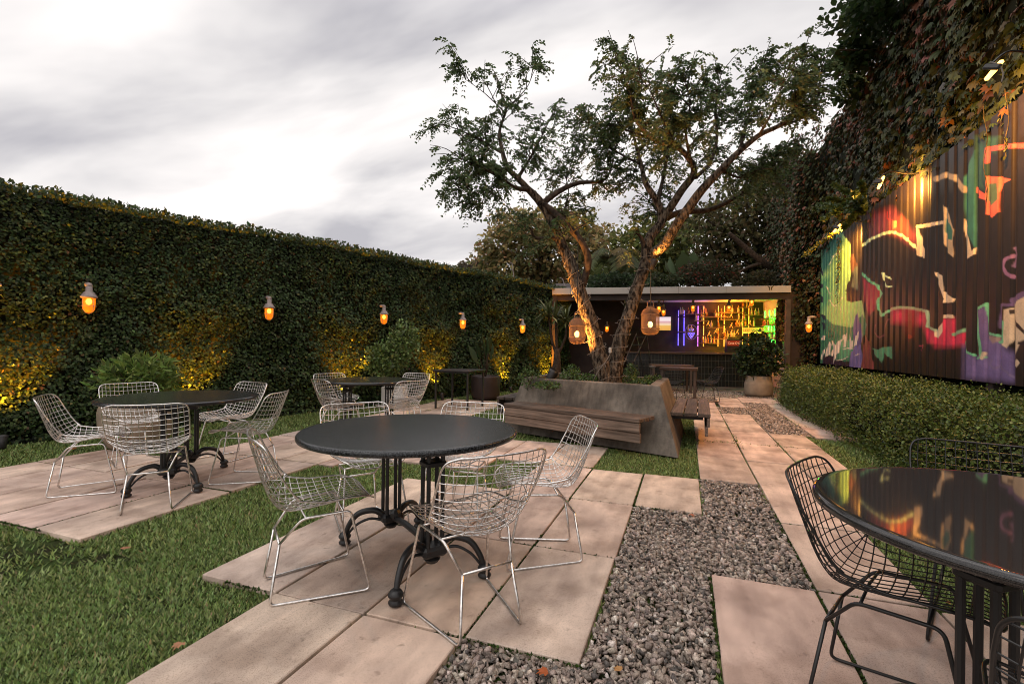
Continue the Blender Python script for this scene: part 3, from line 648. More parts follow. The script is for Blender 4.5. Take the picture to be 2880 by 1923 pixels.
    fl = np.clip(1 + .05 * rng.normal(size=Y.shape), .8, 1.2)[..., None]; C *= fl
    X = np.broadcast_to((off - .0)[:, None], Y.shape)
    V = np.stack([X, Y - 4, Z], -1).reshape(-1, 3); ny, nz = Y.shape
    I = np.arange(ny * nz).reshape(ny, nz); F = np.stack([I[:-1, :-1], I[:-1, 1:], I[1:, 1:], I[1:, :-1]], -1).reshape(-1, 4)
    root = thing('painted_sheet_wall', 'corrugated metal panel with a colourful spray painted mural of faces and letters', 'mural', (MUR_X, 4, 0))
    m = mat('spray paint on metal', attr='Col', rough=.42, spec=.45, noise=(7, 5, (.78, .76, .74), (1.1, 1.08, 1.06), 1, .3, .7), bump=((60, 60, 320), .12, .002))
    np_mesh('corrugated_sheet', V, F, m, root, col=C.reshape(-1, 3))
    for y in (-1.5, 2.45, 5.6, 8.6):
        b = MB(); b.box((.12, y - 4, .48), (.12, .14, .96), bev=.01); b.build('post', MT['jamb'], root)
    b = MB(); b.box((.075, (MUR_Y0 + MUR_Y1) / 2 - 4, .90), (.05, MUR_Y1 - MUR_Y0, .06)); b.build('bottom_rail', MT['darkmetal'], root)
mural()

# ================================================================ BOX HEDGE
def boxhedge(name, label, y0, y1, hx0, hx1, h, size, n, seed):
    root = thing(name, label, 'hedge', ((hx0 + hx1) / 2, (y0 + y1) / 2, 0), group='clipped box hedge under the mural')
    wx, wy = (hx1 - hx0) / 2, (y1 - y0) / 2
    mb = MB(); mb.box((.04, 0, h * .43), (wx * 2 - .42, wy * 2 - .3, h * .86), bev=.2); mb.build('inner_twigs', MT['dark'], root)
    # sample a superellipsoid surface with lumps
    u = rng.uniform(-1, 1, (n * 2, 3)); u[:, 2] = rng.uniform(0, 1, n * 2)
    p = np.array([6., 10., 5.]); r = (np.abs(u[:, 0]) ** p[0] + np.abs(u[:, 1]) ** p[1] + np.abs(u[:, 2]) ** p[2]) ** (1 / 6.)
    q = u / r[:, None]; q = q[r > .55][:n]; n = len(q)
    lump = 1 + .085 * lowf(q * np.array([wx, wy, h]), 4, seed) + .035 * lowf(q * np.array([wx, wy, h]), 11, seed + 1)
    dpt = 1 - .22 * rng.uniform(size=n) ** 2
    P = q * np.array([wx, wy, h]) * (lump * dpt)[:, None]; P[:, 2] = np.abs(P[:, 2]) + .01
    nr = unit(q * np.array([1 / wx, 1 / wy * .4, 1 / h]))
    sprig = rng.uniform(size=n) < .13; P[sprig] += nr[sprig] * rng.uniform(.01, .10, (int(sprig.sum()), 1))
    D = nr * .7 + .8 * rnd(n, 3); D[:, 2] += .35
    NRM = nr + .55 * rnd(n, 3); NRM[:, 2] += .35
    col = palette(n, [(.115, .155, .030), (.080, .112, .022), (.165, .21, .048), (.034, .054, .012), (.24, .25, .075)], [4, 3.5, 2, 2.4, .5], .22)
    leaves('foliage', P, D, NRM, size * rng.uniform(.7, 1.3, n), col, MT['box'], 'oval', root)
boxhedge('box_hedge', 'clipped green box hedge running from the bar to the middle of the mural', 4.1, 7.3, 2.80, 4.1, .80, .030, 40000, 71)
boxhedge('box_hedge', 'middle clump of the clipped box hedge beside the grass strip', .85, 4.2, 2.86, 4.1, .80, .027, 40000, 81)
boxhedge('box_hedge', 'nearest taller clump of the box hedge behind the black chair at the right edge', -2.6, .95, 2.95, 4.1, .84, .025, 36000, 91)

# ================================================================ WIRE CHAIRS
def chair_shell(nlong=13, ntrans=20):
    prof = np.array([(.262, .425), (.245, .442), (.20, .450), (.10, .438), (0, .420), (-.08, .408), (-.135, .407), (-.180, .425), (-.212, .468), (-.238, .530), (-.262, .610), (-.285, .690), (-.306, .760), (-.310, .784)])
    pr = resample(cr_spline(prof, 12), 400)
    Ltot = np.linalg.norm(np.diff(pr, axis=0), axis=1).sum()
    T = np.gradient(pr, axis=0); T /= np.linalg.norm(T, axis=1)[:, None]; NRM = np.c_[T[:, 1], -T[:, 0]]   # towards the sitter
    NRM *= np.sign(NRM @ np.array([.6, .8]))[:, None]
    tt = np.linspace(0, 1, 400)
    Wf = lambda t: np.interp(t, [0, .12, .35, .55, .68, .85, 1], [.225, .240, .255, .262, .268, .274, .268])
    Lf = lambda t: np.interp(t, [0, .1, .3, .46, .56, .7, .85, 1], [.010, .028, .055, .100, .115, .090, .062, .045])
    def pt(a, l):
        t = np.clip(l / Ltot, 0, 1); W = Wf(t)
        y = np.interp(t, tt, pr[:, 0]); z = np.interp(t, tt, pr[:, 1]); ny = np.interp(t, tt, NRM[:, 0]); nz = np.interp(t, tt, NRM[:, 1])
        s_ = np.abs(a); lift = Lf(t) * s_ ** 2.3
        return np.stack([a * W * (1 - .07 * s_ ** 3), y + ny * lift, z + nz * lift], -1)
    rf, rb = .13, .075
    def half(l):     # fraction of the half width left by the rounded corners
        W = Wf(l / Ltot); h = np.ones_like(l) * W
        d = np.clip(rf - l, 0, rf); h = np.where(l < rf, W - rf + np.sqrt(np.maximum(rf ** 2 - d ** 2, 0)), h)
        d = np.clip(l - (Ltot - rb), 0, rb); h = np.where(l > Ltot - rb, W - rb + np.sqrt(np.maximum(rb ** 2 - d ** 2, 0)), h)
        return h / W
    mb = MB(); lg = np.linspace(0, Ltot, 200); hf = half(lg)
    for a in np.linspace(-1, 1, nlong + 2)[1:-1]:
        ok = lg[hf >= abs(a) - 1e-6]; l = np.linspace(ok[0], ok[-1], 30); mb.tube(pt(np.full(30, a), l), .0023, 4, cap=False)
    for l in np.linspace(0, Ltot, ntrans + 2)[1:-1]:
        h = half(np.array([l]))[0]; a = np.linspace(-h, h, 15); mb.tube(pt(a, np.full(15, l)), .0023, 4, cap=False)
    rim = MB(); q = np.r_[np.linspace(0, rf, 10)[:-1], np.linspace(rf, Ltot - rb, 36), np.linspace(Ltot - rb, Ltot, 9)[1:]]
    h = half(q); right = pt(h, q); left = pt(-h, q)[::-1]
    a0 = np.linspace(-h[0], h[0], 7)[1:-1]; a1 = np.linspace(h[-1], -h[-1], 13)[1:-1]
    loop = np.vstack([right, pt(a1, np.full(11, Ltot)), left, pt(a0, np.zeros(5))])
    rim.tube(loop, .0048, 6, closed=True)
    return mb, rim
def make_chair(name, m, label, group):
    t = thing(name, label, 'chair', group=group)
    sh, rim = chair_shell()
    sh.build('wire_seat', m, t, smooth=True); rim.build('rim', m, t, smooth=True)
    for s in (-1, 1):
        b = MB()
        P = [(s * .120, -.178, .275), (s * .165, -.085, .392), (s * .185, .135, .402), (s * .226, .225, .0065), (s * .150, -.222, .0065), (s * .120, -.178, .275)]
        b.tube(fillet(P, .03, 6), .0065, 7)
        b.build('side_frame', m, t, smooth=True)
    b = MB(); b.tube([(-.120, -.178, .275), (.120, -.178, .275)], .0065, 7); b.tube([(-.182, .10, .403), (0, .105, .418), (.182, .10, .403)], .005, 6); b.tube([(-.166, -.07, .396), (0, -.075, .40), (.166, -.07, .396)], .005, 6)
    b.build('crossbar', m, t, smooth=True)
    return t
silver = make_chair('wire_chair', MT['steel'], 'silver wire chair on the left of the central table, seat edge on the grass side', 'silver wire chairs')
black = make_chair('wire_chair', MT['blackwire'], 'black wire chair left of the glossy table at the right edge', 'black wire chairs')
def place(src, xy, head, label, group=None):
    o = src if not src.get('used') else copy_tree(src)
    if o is src: src['used'] = 1
    o.location = (xy[0], xy[1], 0); o.rotation_euler = (0, 0, math.atan2(head[1], head[0]) - math.pi / 2)
    o['label'] = label
    if group: o['group'] = group
    return o
def bt(xy, target, off=.30):   # from the spot below the top of the back, facing a target
    xy = np.array(xy); h = unit(np.array(target) - xy); return xy + h * off, h
TC = np.array([-.60, -2.4535]); TL = np.array([-3.32, -1.83]); TM = np.array([-3.15, .62]); TR = np.array([1.885, -3.005])
place(silver, (-.918, -2.85), (.273, .343), 'silver wire chair nearest the lawn, seen from its side left of the central round table')
place(silver, (-.0625, -2.822), (-.347, .266), 'nearest silver wire chair, its back to the camera at the central round table')
place(silver, (.065, -2.09), (-.35, -.174), 'silver wire chair right of the central round table, in front of the wooden bench')
p, h = bt((-1.465, -1.855), TC); place(silver, p, h, 'silver wire chair behind the central round table on its left, facing the camera')
p, h = bt((-.656, -1.434), TC); place(silver, p, h, 'silver wire chair behind the central round table on its right, facing the camera')
place(silver, (-3.77, -2.285), (.643, .766), 'leftmost silver wire chair, at the left end of the left round table')
place(silver, (-2.92, -2.33), (-.727, .686), 'silver wire chair with its back to the camera in front of the left round table')
place(silver, (-2.87, -1.54), (-.908, -.419), 'silver wire chair at the right end of the left round table, nearer the central table')
place(silver, (-3.72, -1.02), (-.10, -.99), 'silver wire chair right behind the left round table, in front of the dark hedge')
place(silver, (-4.42, -1.50), (.95, -.28), 'silver wire chair behind the left round table in front of the beige pot')
p, h = bt((-3.38, -.10), (-2.95, .9)); place(silver, p, h, 'nearer silver wire chair on the left of the round table by the hedge')
p, h = bt((-4.15, .98), TM); place(silver, p, h, 'farther silver wire chair on the left of the round table by the hedge')
p, h = bt((-2.25, .31), TM); place(silver, p, h, 'silver wire chair right of the round table by the hedge, seen from behind')
p, h = bt((-3.03, 1.70), TM); place(silver, p, h, 'silver wire chair behind the right end of the round table by the hedge')
place(black, (1.555, -2.84), (.90, -.44), 'black wire chair seen from behind on the left of the glossy round table')
p, h = bt((2.197, -1.894), TR); place(black, p, h, 'black wire chair behind the glossy round table in front of the box hedge')
place(black, (1.711, -3.588), (.31, .95), 'nearest black wire chair, pushed under the front edge of the glossy round table')
BK = 'dark wire chairs near the bar'
q = onz(1990, 1128); place(black, (q[0], q[1]), (-.9, -.3), 'black wire chair at the right of the wooden topped table near the bar', BK)
q = onz(1893, 1128); place(black, (q[0], q[1]), (.25, .95), 'black wire chair half hidden behind the planter by the wooden topped table', BK)
q = onz(2215, 1126); place(black, (q[0], q[1]), (-.35, .9), 'black wire chair beside the tall plant pot at the right post of the bar', BK)

# ================================================================ ROUND TABLES
def make_table(gran):
    t = thing('round_table', 'x', 'table', group='round stone topped tables')
    b = MB(); r = .605
    b.lathe([(.02, .7185), (r - .03, .7185), (r - .012, .7185), (r - .002, .724), (r, .733), (r - .002, .743), (r - .009, .7490), (r - .013, .7495), (r - .03, .7496), (.02, .7496)], 96)
    b.build('tabletop', gran, t, smooth=True)
    for px in (-.29, .29):
        sg = 1 if px > 0 else -1
        c = MB()
        for dx in (-.035, .035):
            for dy in (-.04, .04): c.tube([(px + dx, dy, .17), (px + dx, dy, .66)], .0115, 8)
        c.box((px, 0, .675), (.13, .16, .035), bev=.01); c.box((px, 0, .703), (.10, .42, .03), bev=.01); c.box((px, 0, .615), (.10, .115, .03), bev=.008)
        c.box((px, 0, .165), (.115, .14, .055), bev=.015); c.sphere((px - sg * .075, 0, .20), .035, 8); c.lathe([(.03, .10), (.045, .12), (.02, .14)], 10, (px, 0, 0))
        c.build('column', MT['iron'], t)
        for s in (-1, 1):
            l = MB(); x1 = px + sg * .125
            P = cr_spline([(px, s * .04, .175), (px + sg * .02, s * .10, .215), (px + sg * .07, s * .18, .195), (px + sg * .105, s * .225, .125), (x1, s * .245, .05)], 7)
            l.tube(P, np.linspace(.021, .014, len(P)), 8)
            P2 = cr_spline([(px, s * .05, .150), (px + sg * .03, s * .12, .165), (px + sg * .075, s * .185, .130), (px + sg * .11, s * .23, .07)], 6)
            l.tube(P2, np.linspace(.009, .007, len(P2)), 6)
            l.lathe([(.020, .004), (.033, .010), (.036, .020), (.028, .030), (.027, .038), (.036, .048), (.037, .058), (.026, .074), (.015, .082)], 14, (x1, s * .245, 0))
            l.build('leg', MT['iron'], t, smooth=True)
    b = MB()
    b.tube(cr_spline([(-.29, 0, .165), (-.1, 0, .185), (.1, 0, .185), (.29, 0, .165)], 5), .018, 8)
    b.build('stretcher', MT['iron'], t, smooth=True)
    return t
tb = make_table(MT['granite_dull'])
def settable(o, c, ang, label, gran=None):
    o.location = (c[0], c[1], 0); o.rotation_euler = (0, 0, ang); o['label'] = label
    if gran:
        for ch in o.children:
            if ch.name.startswith('tabletop'): ch.data = ch.data.copy(); ch.data.materials[0] = gran
t2, t3, t4 = copy_tree(tb), copy_tree(tb), copy_tree(tb)
settable(tb, TC, math.atan2(-.2345, .333), 'large round table with dull black stone top in the middle of the foreground')
settable(t2, TL, math.atan2(-.285, .223), 'round dark stone table on the left, ringed by five silver chairs', MT['granite'])
settable(t3, TM, math.atan2(.62, .40), 'round dark stone table farther back by the hedge and its spotlights', MT['granite'])
settable(t4, TR, math.atan2(.55, .80), 'round glossy black stone table at the right edge reflecting the mural', MT['granite_gloss'])

# square metal table by the hedge
t = thing('square_table', 'thin legged square black metal table between the hedge and the planter', 'table', (-3.32, 3.75, 0), R(-2))
b = MB(); b.box((0, 0, .735), (.80, .76, .022), bev=.004); b.build('tabletop', MT['darkmetal'], t)
b = MB(); b.box((0, -.33, .71), (.72, .03, .027)); b.box((0, .33, .71), (.72, .03, .027)); b.box((-.345, 0, .71), (.03, .63, .0269)); b.box((.345, 0, .71), (.03, .63, .0269)); b.build('apron', MT['darkmetal'], t)
for sx in (-1, 1):
    for sy in (-1, 1):
        b = MB(); b.box((sx * .345, sy * .33, .348), (.034, .034, .696), bev=.003); b.build('leg', MT['darkmetal'], t)
# wooden topped tables near the bar
def plank_table(q, sz, label, rz, colr):
    t = thing('wooden_table', label, 'table', (q[0], q[1], 0), rz, 'wooden topped tables near the bar')
    b = MB(); n = 4
    for i in range(n): b.box((0, (i - 1.5) * sz[1] / n, .725), (sz[0], sz[1] / n - .006, .055), bev=.004, col=np.array(colr) * (1 + .12 * random.gauss(0, 1)))
    b.build('tabletop', MT['wood'], t, usecol=True)
    for sx in (-1, 1):
        for sy in (-1, 1):
            b = MB(); b.box((sx * (sz[0] / 2 - .06), sy * (sz[1] / 2 - .06), .348), (.06, .06, .696), bev=.004); b.build('leg', MT['jamb'], t)
q = onz(1908, 1124); plank_table((q[0], q[1] + .2), (.85, .75), 'square wooden topped table nearest the planter in front of the bar', R(-2), (.085, .052, .036))
q = onz(1895, 1105); plank_table((q[0] - .1, q[1] + .35), (1.1, .7), 'second wooden topped table right in front of the bar counter', R(9.7), (.10, .062, .044))

# ================================================================ CONCRETE PLANTER WITH BENCHES
PLT = np.array([[-1.36, 1.83], [.588, 1.19], [.637, 2.846], [-1.28, 3.35]]); PZ = .765
pl = thing('concrete_planter', 'big sloping concrete tree planter with dark wooden benches on its sides', 'planter', (-.4, 2.4, 0))
o2 = np.array([-.4, 2.4])
def inset(Q, d):
    Q = np.array(Q); n = len(Q); out = []
    for i in range(n):
        a, b, c = Q[i - 1], Q[i], Q[(i + 1) % n]; u, v = unit(b - a), unit(c - b); n1 = np.array([-u[1], u[0]]); n2 = np.array([-v[1], v[0]])
        out.append(b + d * (n1 + n2) / (1 + n1 @ n2))
    return np.array(out)
PLI = inset(PLT, .13)
def ring3(Q, z): return np.c_[Q - o2, np.full(len(Q), z)]
V = np.vstack([ring3(PLB, 0), ring3(PLT, PZ - .012), ring3(inset(PLT, .012), PZ), ring3(PLI, PZ), ring3(PLI, .60)])
F = [(i + 4 * k, (i + 1) % 4 + 4 * k, (i + 1) % 4 + 4 * k + 4, i + 4 * k + 4) for k in range(4) for i in range(4)]
b = MB(); b.add(V, F); b.build('concrete_body', MT['concrete'], pl)
b = MB(); b.add(ring3(inset(PLT, .135), .665), [(0, 1, 2, 3)]); b.build('soil', MT['soil'], pl)
def bench(p0, p1, outn, name, ncol, depth=.47, apron=True, planks=3):
    p0, p1, outn = np.array(p0), np.array(p1), unit(np.array(outn)); u = unit(p1 - p0); ln = np.linalg.norm(p1 - p0); ang = math.atan2(u[1], u[0])
    g = thing(name, None, None, (*(p0 - o2), 0), ang); g.parent = pl
    sgn = 1 if (outn @ np.array([-u[1], u[0]])) > 0 else -1
    w_ = depth / planks
    for i in range(planks):
        b = MB(); b.box((ln / 2, sgn * (depth - (i + .5) * w_), .405), (ln, w_ - .011, .045), bev=.006, col=np.array(ncol) * (1 + .13 * random.gauss(0, 1))); b.build('plank', MT['wood'], g, usecol=True)
    if apron:
        for k, (zc, off) in enumerate(((.322, .008), (.208, .028))):
            b = MB(); b.box((ln / 2, sgn * (depth - .022 - off), zc), (ln - .004 + .02 * 0, .035, .108), bev=.005, col=np.array(ncol) * 1.6); b.build('apron_board', MT['wood'], g, usecol=True)
    b = MB()
    for x in (.18, ln / 2, ln - .18): b.box((x, sgn * depth * .42, .355), (.05, depth * .78, .05))
    b.build('bracket', MT['darkmetal'], g)
    return g
fb0, fb1 = np.array([-1.512, 1.42]), np.array([.392, .658]); fu = unit(fb1 - fb0); fn = np.array([fu[1], -fu[0]])
bench(fb0 - fn * .40, fb1 - fn * .40, fn, 'bench', (.135, .103, .083), .40)
bench((.70, 1.45), (.755, 3.30), (1, -.04), 'bench', (.125, .10, .084))
bench((-1.50, 2.15), (-1.42, 3.35), (-1, .1), 'bench', (.07, .055, .045), .42)

# ================================================================ BAR PAVILION
BA = R(9.33); B0 = np.array([3.621, 10.359, 0.]); BX = np.array([math.cos(BA), math.sin(BA), 0]); BY = np.array([-math.sin(BA), math.cos(BA), 0])
def onbar(px, py, d):
    w_ = onplane(px, py, B0 + BY * d, BY) - B0; return w_ @ BX, w_[2]
def bthing(name, label, cat, group=None, loc=(0, 0, 0)):
    return thing(name, label, cat, tuple(B0 + BX * loc[0] + BY * loc[1] + np.array([0, 0, loc[2]])), BA, group)
def bb(c, d, **k): b = MB(); b.box(c, d, **k); return b
def mid(a, b, c, d, e, f): return ((a + b) / 2, (c + d) / 2, (e + f) / 2), (b - a, d - c, f - e)
bar = bthing('bar_pavilion', 'low flat roofed outdoor bar with pale fascia at the end of the garden', 'bar building')
fas = bb(*mid(-6.66, .0, 0, .05, 2.795, 2.985), bev=.004).build('fascia', MT['fascia'], bar)
b = MB()
for x in (-6.1, -3.0, -1.7): b.box((x, -.001, 2.89), (.006, .004, .188))
b.build('fascia_joint', MT['jamb'], fas)
b = MB(); hx_, hz_ = onbar(2167, 809, 0)
for s in (-1, 1):
    Q = np.array([(.075, .075), (.060, .048), (.030, .030), (.008, .012), (.014, -.02), (.010, -.075), (.030, -.075), (.040, -.02), (.050, .012), (.078, .045), (.082, .062)])
    P = np.r_[np.c_[hx_ + s * Q[:, 0], np.full(11, -.008), hz_ + Q[:, 1]], np.c_[hx_ + s * Q[:, 0], np.full(11, .0), hz_ + Q[:, 1]]]
    b.add(P, [tuple(range(11)), tuple(range(21, 10, -1))] + [(i, (i + 1) % 11, (i + 1) % 11 + 11, i + 11) for i in range(11)])
b.build('horned_emblem', MT['blackwire'], fas)
bb(*mid(-6.66, .0, .052, 3.7, 2.86, 2.965)).build('roof', MT['fascia'], bar)
bb(*mid(-6.5, 1.0, .30, 3.395, 2.835, 2.857)).build('ceiling', MT['ceiling'], bar)
bb(*mid(-6.64, .02, .10, .28, 2.62, 2.855)).build('header_beam', MT['barwall'], bar)
bb(*mid(-6.64, .90, 3.4, 3.55, 0, 2.86)).build('back_wall', MT['barwall'], bar)
bb(*mid(-6.66, -6.52, .055, 3.395, 0, 2.855)).build('side_wall', MT['barwall'], bar)
bb(*mid(.32, .44, .3, 3.395, 0, 2.83)).build('side_wall', MT['ceiling'], bar)
bb(*mid(-.10, .02, .06, .18, 0, 2.615), bev=.005).build('post', MT['jamb'], bar)
bb(*mid(.025, .40, .12, .20, 0, 2.83)).build('front_panel', MT['barwall'], bar)
bb(*mid(-6.6, .6, -.06, 3.39, -.05, .012)).build('floor_slab', MT['concrete'], bar)
bb(*mid(-6.5, -4.45, 1.9, 2.0, 0, 2.83)).build('dark_partition', MT['barwall'], bar)
# tiled counter
m = bpy.data.materials.new('dark tiles'); m.use_nodes = True; t_ = m.node_tree; pb = t_.nodes['Principled BSDF']
co = t_.nodes.new('ShaderNodeTexCoord'); mp_ = t_.nodes.new('ShaderNodeMapping'); mp_.inputs['Rotation'].default_value = (R(90), 0, 0)
br = t_.nodes.new('ShaderNodeTexBrick'); br.offset = 0
for k_, v_ in (('Color1', (.012, .014, .013, 1)), ('Color2', (.016, .018, .016, 1)), ('Mortar', (.11, .11, .09, 1)), ('Scale', 1), ('Mortar Size', .0035), ('Brick Width', .102), ('Row Height', .205)): br.inputs[k_].default_value = v_
t_.links.new(co.outputs['Object'], mp_.inputs[0]); t_.links.new(mp_.outputs[0], br.inputs[0]); t_.links.new(br.outputs[0], pb.inputs['Base Color']); pb.inputs['Roughness'].default_value = .25
ct = bthing('bar_counter', 'bar counter with wooden top and a front of dark upright tiles', 'counter')
bb(*mid(-4.35, -.25, 1.55, 2.15, .012, 1.015)).build('tiled_front', m, ct)
b = MB(); b.box(*mid(-4.45, -.2, 1.43, 2.2, 1.02, 1.085), bev=.008, col=(.17, .115, .08)); b.build('counter_top', MT['wood'], ct, usecol=True)
# shelving with coloured light strips
sh = bthing('lit_shelving', 'back bar shelving with blue, orange and green light strips', 'shelves')
YB = 3.3
for px, c0 in ((1908.7, 'led_blue'), (1924.8, 'led_blue'), (1964, 'led_violet'), (1980, 'led_orange'), (2021, 'led_orange'), (2038, 'led_orange'), (2090, 'led_orange'), (2107, 'led_orange')):
    x, _ = onbar(px, 900, YB)
    pieces = ((1.28, 1.62), (1.66, 2.02), (2.06, 2.36), (2.40, 2.70)) if 'blue' not in c0 else ((1.30, 1.74), (1.80, 2.30), (2.34, 2.55))
    b = MB()
    for z0, z1 in pieces: b.box((x, YB + .05, (z0 + z1) / 2), (.024, .02, z1 - z0))
    b.build('light_strip', MT[c0], sh)
SHV = [(445, 760, 355), (780, 885, 345), (1000, 1500, 330), (770, 1220, 400), (1090, 1510, 440), (690, 905, 460), (880, 1130, 565), (1330, 1840, 548), (1470, 1850, 368), (1380, 1615, 250), (1150, 1350, 715), (940, 1380, 742), (430, 700, 630), (740, 1080, 812)]
shelfpos = []
for a0, a1, bz in SHV:
    x0, z = onbar(1830 + .1788 * a0, 820 + .1788 * bz, YB - .1); x1, _ = onbar(1830 + .1788 * a1, 820 + .1788 * bz, YB - .1)
    bb(*mid(x0, x1, YB - .14, YB + .025, z - .012, z + .012)).build('shelf', MT['oldshelf'], sh); shelfpos.append((x0, x1, z + .012))
for z in (1.30, 1.52, 1.74, 1.98, 2.22): bb(*mid(.14, .315, 1.6, 3.2, z - .012, z + .012)).build('shelf', MT['oldshelf'], sh)
for y in (1.7, 2.2, 2.7, 3.15): bb(*mid(.29, .316, y - .012, y + .012, 1.25, 2.5)).build('light_strip', MT['led_green'], sh)
bb(*mid(.12, .31, 1.5, 1.52, 1.2, 2.5)).build('shelf_end', MT['barwall'], sh)
for pos, pw, c in (((-2.35, 2.9, 1.5), 6, (.10, .06, 1)), ((-2.5, 2.75, 2.45), 4, (.2, .08, 1)), ((-1.75, 2.75, 2.62), 6, (.7, .2, .8)), ((-1.2, 2.8, 1.5), 24, (1, .30, .03)), ((-.9, 2.8, 2.5), 42, (1, .27, .018)), ((-.45, 2.8, 1.9), 15, (1, .30, .03)), ((.24, 2.4, 1.45), 15, (.01, 1, .05)), ((.22, 2.2, 2.2), 16, (.06, 1, .03)), ((.24, 2.7, 1.9), 12, (.02, 1, .05))):
    lamp('strip_glow', 'POINT', pos, pw * (1.5 if c[0] > .9 else 1.0 if c[1] < .9 else 3.0), c, sh, .12)
# bottles
prof_a = [(.030, 0), (.033, .01), (.033, .15), (.026, .18), (.012, .21), (.012, .27), (.014, .275), (.014, .285)]
prof_b = [(.040, 0), (.042, .02), (.042, .12), (.03, .15), (.013, .17), (.013, .22), (.015, .235)]
MT['bottle_clear'] = mat('clear bottle glass', (.5, .42, .3), rough=.12, spec=.7, alpha=(.55, (.9, .85, .7)))
MT['bottle_amber'] = mat('amber bottle glass', (.30, .12, .02), rough=.12, spec=.7, alpha=(.75, (.9, .5, .15)))
bt_mesh = []
for prof in (prof_a, prof_b):
    for mm in ('bottle_clear', 'bottle_amber'):
        o = MB().lathe(prof, 10).build('bottle', MT[mm], smooth=True); bt_mesh.append(o.data); bpy.data.objects.remove(o)
for i, (x0, x1, z) in enumerate(shelfpos):
    x = x0 + .05
    blue = (x0 + x1) / 2 < -1.9
    while x < x1 - .03:
        if rng.uniform() < .62:
            o = link('bottle', bt_mesh[rng.integers(0, 2) * 2 + (0 if i in (2, 8) else rng.integers(0, 2))]); p = B0 + BX * x + BY * (YB - .06)
            o.location = (p[0], p[1], z + .0005)
            top = z > 2.3
            lab = 'dark bottle on the blue lit shelves left in the bar' if blue else ('tall clear bottle on the top orange lit shelves of the bar' if top else 'bottle on the lower orange lit shelves of the bar')
            tag(o, lab, 'bottle', 'bottles on the blue shelves' if blue else ('bottles on the top shelves' if top else 'bottles on the lower orange shelves'))
        x += rng.uniform(.075, .13)
for z in (1.312, 1.532, 1.752, 1.992):
    for y in np.arange(1.7, 3.1, .13):
        if rng.uniform() < .6:
            o = link('bottle', bt_mesh[rng.integers(0, 4)]); p = B0 + BX * .22 + BY * y; o.location = (p[0], p[1], z + .0005); tag(o, 'bottle on the green lit side shelves of the bar', 'bottle', 'bottles on the green shelves')
def text_mesh(s, size, name, m, parent, loc, ext=.004):
    c = bpy.data.curves.new('t', 'FONT'); c.body = s; c.size = size; c.extrude = ext; c.align_x = 'CENTER'; c.align_y = 'CENTER'; c.resolution_u = 2
    o = bpy.data.objects.new('t', c); COL.objects.link(o); bpy.context.view_layer.update()
    me = bpy.data.meshes.new_from_object(o.evaluated_get(bpy.context.evaluated_depsgraph_get())); bpy.data.objects.remove(o)
    me.name = name; me.materials.clear(); me.materials.append(m); r = link(name, me, parent); r.location = loc; r.rotation_euler = (R(90), 0, 0); return r
MT['sign_amber'] = mat('lit amber panel', (.1, .05, .01), emit=((1, .40, .05), .75)); MT['sign_red'] = mat('dim red lit panel', (.25, .02, .01), emit=((.5, .05, .01), .35)); MT['sign_txt'] = mat('lit lettering', emit=((1, .45, .2), .9))
x, z = onbar(2123, 929, 3.05); sg = bthing('lit_sign', 'amber backlit sign with the words KEEP WALKING on the bar shelves', 'sign', loc=(x, 3.02, z))
bb((0, 0, 0), (.76, .03, .175)).build('panel', MT['sign_amber'], sg); text_mesh('KEEP WALKING', .115, 'lettering', MT['blackwire'], sg, (0, -.018, -.005)); bb((0, -.02, -.095), (.78, .03, .012)).build('frame', MT['led_orange'], sg)
x, z = onbar(2055, 965, 2.2); sg = bthing('drinks_cooler', 'small dark drinks cooler with a red lit script sign on the bar counter', 'cooler', loc=(x, 1.95, 1.088))
zz0 = z - 1.088 + .0
bb((0, 0, .22), (.42, .3, .43)).build('cabinet', MT['darkmetal'], sg); bb((0, -.16, .30), (.40, .02, .17)).build('sign_panel', MT['sign_red'], sg); text_mesh('Coca-Cola', .088, 'lettering', MT['sign_txt'], sg, (0, -.173, .30))
# neon round sign with grapes
x, z = onbar(1944, 934, 3.25); sg = bthing('neon_sign', 'round blue neon sign with a bunch of grapes on the left bar shelves', 'sign', loc=(x, 3.24, z))
a = np.linspace(0, 2 * np.pi, 40, endpoint=False); b = MB(); b.tube(np.c_[.20 * np.cos(a), 0 * a, .26 * np.sin(a)], .007, 5, closed=True); b.build('ring', MT['led_dim'], sg)
b = MB(); a = np.linspace(0, 2 * np.pi, 12, endpoint=False)
for row, n_ in ((0, 3), (1, 2), (2, 1), (-1, 4)):
    for k in range(n_): b.tube(np.c_[.028 * np.cos(a) + (k - (n_ - 1) / 2) * .058, 0 * a, .028 * np.sin(a) - .10 - row * .05], .004, 4, closed=True)
b.tube(cr_spline([(-.08, 0, .12), (-.02, 0, .06), (.0, 0, .13), (.05, 0, .05), (.08, 0, .12), (.02, 0, .02), (-.06, 0, .03)], 5), .006, 4); b.build('grapes', MT['led_blue'], sg)
# small lit striding figures
for k, (a_, b_) in enumerate(((905, 500), (920, 660), (1025, 620), (1160, 620), (1270, 530), (1270, 640), (1365, 470), (1365, 630), (1270, 370), (1560, 490))):
    x, z = onbar(1830 + .1788 * a_, 820 + .1788 * b_, 3.2); o = bthing('lit_figure', 'small orange lit striding figure on the dark back wall of the bar', 'light sign', 'lit striding figures', (x, 3.22, z))
    b = MB(); b.sphere((.024, 0, .072), .017, 8); b.tube([(.02, 0, .05), (.0, 0, -.01)], .015, 5); b.tube([(0, 0, -.01), (.04, 0, -.05), (.05, 0, -.09)], .008, 5); b.tube([(0, 0, -.01), (-.03, 0, -.05), (-.06, 0, -.075)], .008, 5); b.tube([(.016, 0, .035), (-.032, 0, .0)], .007, 4)
    me = b.build('glow_tube', MT['figure_glow'], o)
